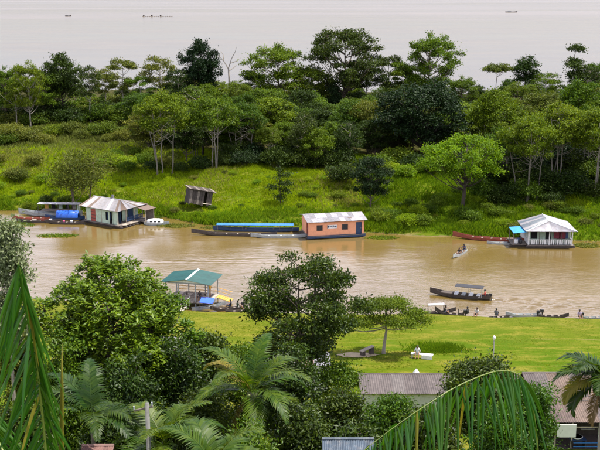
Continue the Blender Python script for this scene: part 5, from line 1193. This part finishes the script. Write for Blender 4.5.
# ------------------------------------------------------------------ collapsed hut and pale stump on the island
p = at(197, 205, 2.0); z = gz(p.x, p.y); p = at(197, 205, z); p = at(197, 205, gz(p.x, p.y)); z = p.z
o = thing('collapsed_hut', 'collapsed grey wooden hut leaning on the far grassy bank', 'hut', (p.x, p.y + .8, z - .05), R(20)); o.scale = (1.2, 1.2, 1.12); o.rotation_euler = (R(-8), R(13), R(20))
for i in range(9):
    if i not in (6,): MB().box((-1.35 + i * .33, -1.05, 1.0 + rr.uniform(-.08, .08)), (.30, .05, 2.1), 0, 0, rr.uniform(-.03, .03)).build('plank', WOOD if i % 3 == 0 else WOODD, o)
for i in range(6): MB().box((1.5, -.9 + i * .36, 1.0), (.05, .30, 1.9 + rr.uniform(-.4, .2))).build('plank', WOODD if i % 2 else WOOD, o); MB().box((-1.5, -.9 + i * .36, 1.0), (.05, .32, 2.0)).build('plank', WOODD, o)
MB().box((0, 1.0, 1.0), (3.0, .06, 2.0)).build('rear_wall', WOODD, o)
for x in (-1.45, 1.45):
    for y in (-1.0, .95): MB().box((x, y, .95), (.14, .14, 2.3)).build('post', WOODD, o)
rf = MB().box((.1, 0, 2.12), (3.6, 2.5, .06), 0, R(9)).build('roof', WOODD, o)
for i in range(10): MB().box((-1.6 + i * .37, -.05, 2.2 + rr.uniform(0, .05)), (.34, 2.7, .04), rr.uniform(-.04, .04), R(9)).build('roof_board', WOODD if i % 3 else WOOD, rf)
MB().box((.8, -1.5, .25), (1.5, .3, .06), .5, .2).build('fallen_board', WOODP, o)
p = at(231, 195, 3.0); z = gz(p.x, p.y); p = at(231, 195, z)
o = thing('stump', 'pale weathered tree stump on the bank right of the collapsed hut', 'stump', (p.x, p.y, z))
MB().tube([(-.75, 0, .75), (-.2, 0, .95), (.5, 0, .95), (.85, .1, 1.05)], [.25, .33, .30, .16], 8).build('log', BARKP, o, True)
for x in (-.5, .1, .55): MB().tube([(x, 0, .8), (x + .12, -.1, .3), (x + .2, -.15, -.1)], [.10, .08, .05], 6).build('root', BARKD, o)

# ------------------------------------------------------------------ houses below the lookout
def near_house(name, label, px0, px1, ridge_y, Yr, eave_y, Ye, mats, n, wallm=WHITE, back=1.8, gable=True):
    """roof seen from above: ridge line at pixel row ridge_y / distance Yr, eave towards us"""
    a, b_ = atY(px0, ridge_y, Yr), atY(px1, ridge_y, Yr); c0, c1 = atY(px0, eave_y, Ye), atY(px1, eave_y, Ye)
    cx = (a.x + b_.x) / 2; z0 = min(gz(cx, Ye), gz(a.x, Ye), gz(b_.x, Ye)) - .3
    o = thing(name, label, 'house', (cx, Ye, z0)); off = Vector((cx, Ye, z0)); L = b_.x - a.x
    x0, x1 = a.x - cx, b_.x - cx; rz_, ez = a.z - z0, c0.z - z0; dy = Yr - Ye
    e0, e1, r0, r1 = Vector((x0, 0, ez)), Vector((x1, 0, ez)), Vector((x0, dy, rz_)), Vector((x1, dy, rz_)); bz_ = rz_ - .8 * back; k0, k1 = Vector((x0, dy + back, bz_)), Vector((x1, dy + back, bz_))
    rf = MB(); rf.poly([e0, e1, r1, r0]); rf.poly([k1, k0, r0, r1]); rf = rf.build('roof', WOODD, o)
    roof_slope(rf, e0, e1, r0, r1, n, mats, rr, 2 if dy > 3.5 else 1); roof_slope(rf, k1, k0, r1, r0, max(4, n // 2), mats, rr)
    MB().tube([r0 + Vector((0, 0, .05)), r1 + Vector((0, 0, .05))], .08, 6).build('ridge_cap', mats[0], rf)
    return o, x0, x1, dy, ez, rz_
o, x0, x1, dy, ez, rz_ = near_house('house', 'long house with grey-brown sheet roof below the lawn', 358, 520, 374.5, 72.0, 394.5, 69.0, [ROOFG, ROOFG, ZINCR, ROOFG, paint('roof_grey_violet', (.130, .112, .104), .35, .8, 2.0, (.10, .08, .075), .5)], 15)
wall(o, (x0 + .3, .35), (x1 - .3, .35), 0, ez + .05, WHITE, [(1.2, 2.0, 1.2, 2.2), (3.0, 3.9, .1, 2.2), (5.0, 6.0, 1.2, 2.2), (7.0, 7.8, 1.2, 2.2)])
for s0_ in (1.2, 5.0, 7.0): MB().box((x0 + .3 + s0_ + .45, .38, 1.7), (1.0, .03, 1.0)).build('window', GLASS, o)
MB().box((x0 + .3 + 3.45, .40, 1.15), (.9, .04, 2.1)).build('door', NAVY, o)
wall(o, (x0 + .3, .4), (x0 + .3, dy + 1.4), 0, rz_ - 1.3, WHITE); wall(o, (x1 - .3, .4), (x1 - .3, dy + 1.4), 0, rz_ - 1.3, WHITE); wall(o, (x0 + .3, dy + 1.5), (x1 - .3, dy + 1.5), 0, rz_ - 1.3, WHITE)
o, x0, x1, dy, ez, rz_ = near_house('house', 'house with brown sheet roof and dark open porch at the right', 522, 622, 373.5, 72.5, 423, 66.2, [ROOFG, ZINCR, ROOFG, paint('roof_brown', (.105, .074, .062), .4, .8, 2.0, (.12, .085, .07), .5)], 9)
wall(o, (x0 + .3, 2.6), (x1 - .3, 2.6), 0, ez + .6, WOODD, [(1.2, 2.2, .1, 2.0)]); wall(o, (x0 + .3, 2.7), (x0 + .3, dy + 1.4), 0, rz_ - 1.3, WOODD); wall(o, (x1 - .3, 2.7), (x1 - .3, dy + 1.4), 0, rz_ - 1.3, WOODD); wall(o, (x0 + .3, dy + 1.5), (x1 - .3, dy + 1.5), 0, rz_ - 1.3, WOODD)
MB().box((x0 + 1.9, -.1, ez - .55), (1.35, .06, 1.0)).build('white_panel', WLAMP, o)
for x, mt in ((x0 + 1.2, WOODP), (x0 + 2.4, WOODP), (x0 + 4.35, WHITE), (x1 - .2, WOODD)): MB().box((x, .25, ez / 2), (.10, .10, ez)).build('porch_post', mt, o)
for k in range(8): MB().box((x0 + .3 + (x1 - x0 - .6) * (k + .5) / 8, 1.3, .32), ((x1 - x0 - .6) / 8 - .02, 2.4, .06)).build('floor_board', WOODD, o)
MB().box((x0 + 3.4, .5, ez - .55), (1.9, .05, .09)).build('beam', WOODP, o); MB().box((x0 + 3.7, .9, ez - .85), (1.0, .3, .05)).build('shelf', ZINCP, o)
MB().box((x0 + 4.9, .1, ez - .5), (.9, .05, .9)).build('white_panel', WLAMP, o)
MB().box((x0 + 2.9, .5, .95), (1.2, .7, .05)).build('table', NAVY, o)
MB().tube([(x0 + 2.85, .5, .98), (x0 + 2.85, .5, 1.16), (x0 + 2.85, .5, 1.16), (x0 + 2.85, .5, 1.02)], [.26, .42, .38, .22], 14).build('basin', WHITE, o, True)
for x in (x0 + 2.4, x0 + 3.4): MB().box((x, .5, .62), (.06, .6, .62)).build('table_leg', WOODD, o)
for z in (.55, .85): MB().box((x0 + 3.5, .05, z), (2.0, .04, .05)).build('rail', BLUE, o)
o, x0, x1, dy, ez, rz_ = near_house('house', 'pale tin roof glimpsed behind the looser glossy-leaved tree', 112, 196, 338, 85, 350, 81.5, [ZINC, ZINCR, ZINC], 9)
wall(o, (x0 + .3, .3), (x1 - .3, .3), 0, ez, WHITE, [(2, 2.9, 1, 1.8)]); wall(o, (x0 + .3, dy + 1.4), (x1 - .3, dy + 1.4), 0, rz_ - 1.3, WHITE)
o, x0, x1, dy, ez, rz_ = near_house('house', 'pale rusty roof glimpsed under the dark open-crowned tree', 262, 330, 353, 79, 366, 75.5, [ZINC, ZINCR, ZINC, ROOFP], 8)
wall(o, (x0 + .3, .3), (x1 - .3, .3), 0, ez, WHITE, [(2, 2.9, 1, 1.8)]); wall(o, (x0 + .3, dy + 1.4), (x1 - .3, dy + 1.4), 0, rz_ - 1.3, WHITE)
o, x0, x1, dy, ez, rz_ = near_house('house', 'dusty pink roof at the bottom left behind palm fronds', 82, 114, 446.5, 40, 488, 37.5, [ROOFP], 6, back=1.2)
wall(o, (x0 + .2, .3), (x1 - .2, .3), 0, ez, WOOD); wall(o, (x0 + .2, dy + .9), (x1 - .2, dy + .9), 0, rz_ - .8, WOOD)
o, x0, x1, dy, ez, rz_ = near_house('house', 'blue-grey metal roof at the bottom middle', 322, 374, 440, 40, 492, 37.0, [ROOFB], 5, back=1.2)
wall(o, (x0 + .2, .3), (x1 - .2, .3), 0, ez, WHITE); wall(o, (x0 + .2, dy + .9), (x1 - .2, dy + .9), 0, rz_ - .8, WHITE)
p = atY(147, 403, 38.5); z = gz(p.x, 38.5); h_ = p.z - z
o = thing('utility_pole', 'grey concrete utility pole among the foreground palms', 'pole', (p.x, 38.5, z))
MB().tube([(0, 0, -.5), (0, 0, h_)], [.12, .085], 10).build('shaft', paint('pole_grey', (.14, .135, .125), .25, .9, 3), o, True)
MB().box((-.15, 0, h_ - .25), (.8, .07, .07), 0, 0, -.25).build('cross_arm', WOOD, o)
for x in (-.55, .2): MB().tube([(x, 0, h_ - .2 + .25 * (x + .15)), (x, 0, h_ - .05 + .25 * (x + .15))], .035, 6).build('insulator', STEEL, o)

# ------------------------------------------------------------------ floating weeds, far craft
rgw = np.random.default_rng(5)
for k, (px, py, rx, ry, lb) in enumerate([(58, 236, 3.2, .8, 'floating weed mat below the boats at the left'), (176, 226, 3.0, .9, 'floating weed mat right of the white domed boat'), (382, 238, 2.6, .7, 'floating weed mat right of the orange house'),
        (586, 246, 2.2, .8, 'floating weed mat right of the white-roofed house'), (15, 225, 3.0, 1.2, 'weedy water plants at the left edge by the boats'), (225, 228, 4.0, .6, 'floating weed mat behind the long dark canoe')]):
    p = at(px, py, 0); n = 900; a = rgw.uniform(0, 6.28, n); q = np.sqrt(rgw.uniform(0, 1, n)) * (.6 + .5 * vnoise(np.cos(a) * 2 + k, np.sin(a) * 2, .6, 3))
    P = np.stack([np.cos(a) * rx * q, np.sin(a) * ry * q * 1.6, rgw.uniform(-.02, .10, n)], -1); D_ = unit(rgw.normal(0, 1, (n, 3)) * np.array([1, 1, .4]) + np.array([0, 0, .3])); Nn = unit(np.array([0, 0, 1.0]) + rgw.normal(0, .5, (n, 3)))
    o = link('water_weed', leaf_mesh('water_weed', P, D_, Nn, rgw.uniform(.15, .35, n), rgw.uniform(.08, .18, n)), L_OLIVE if k % 2 else L_MID, None, (p.x, p.y, 0)); o['kind'] = 'stuff'; tag(o, lb, 'water weed')
p = at(158, 16.5, 0); o = thing('log_raft', 'long dark log raft far out on the wide river', 'raft', (p.x, p.y, 0), R(3))
for i in range(14): MB().tube([(-17 + i * 2.5, -1.5, .1), (-17 + i * 2.5 + .6, 2.5, .1)], .55, 8).build('log', WOODD, o, True)
for x in (-16.2, -7, 3): MB().box((x, .5, 1.1), (1.6, 1.6, 1.4)).build('cabin', WOODD, o)
for px, py, L, lb in ((68, 16.3, 6.5, 'tiny boat far out on the wide river left of the log raft'), (511, 12.3, 15, 'long distant boat far out on the wide river at the upper right')):
    b = boat('far_boat', lb, px, py, L, R(2), L * .13, .9, WOODD, .8, seats=2); MB().box((-L * .15, 0, 1.1), (L * .3, L * .09, .8)).build('cabin', GREYB, b)
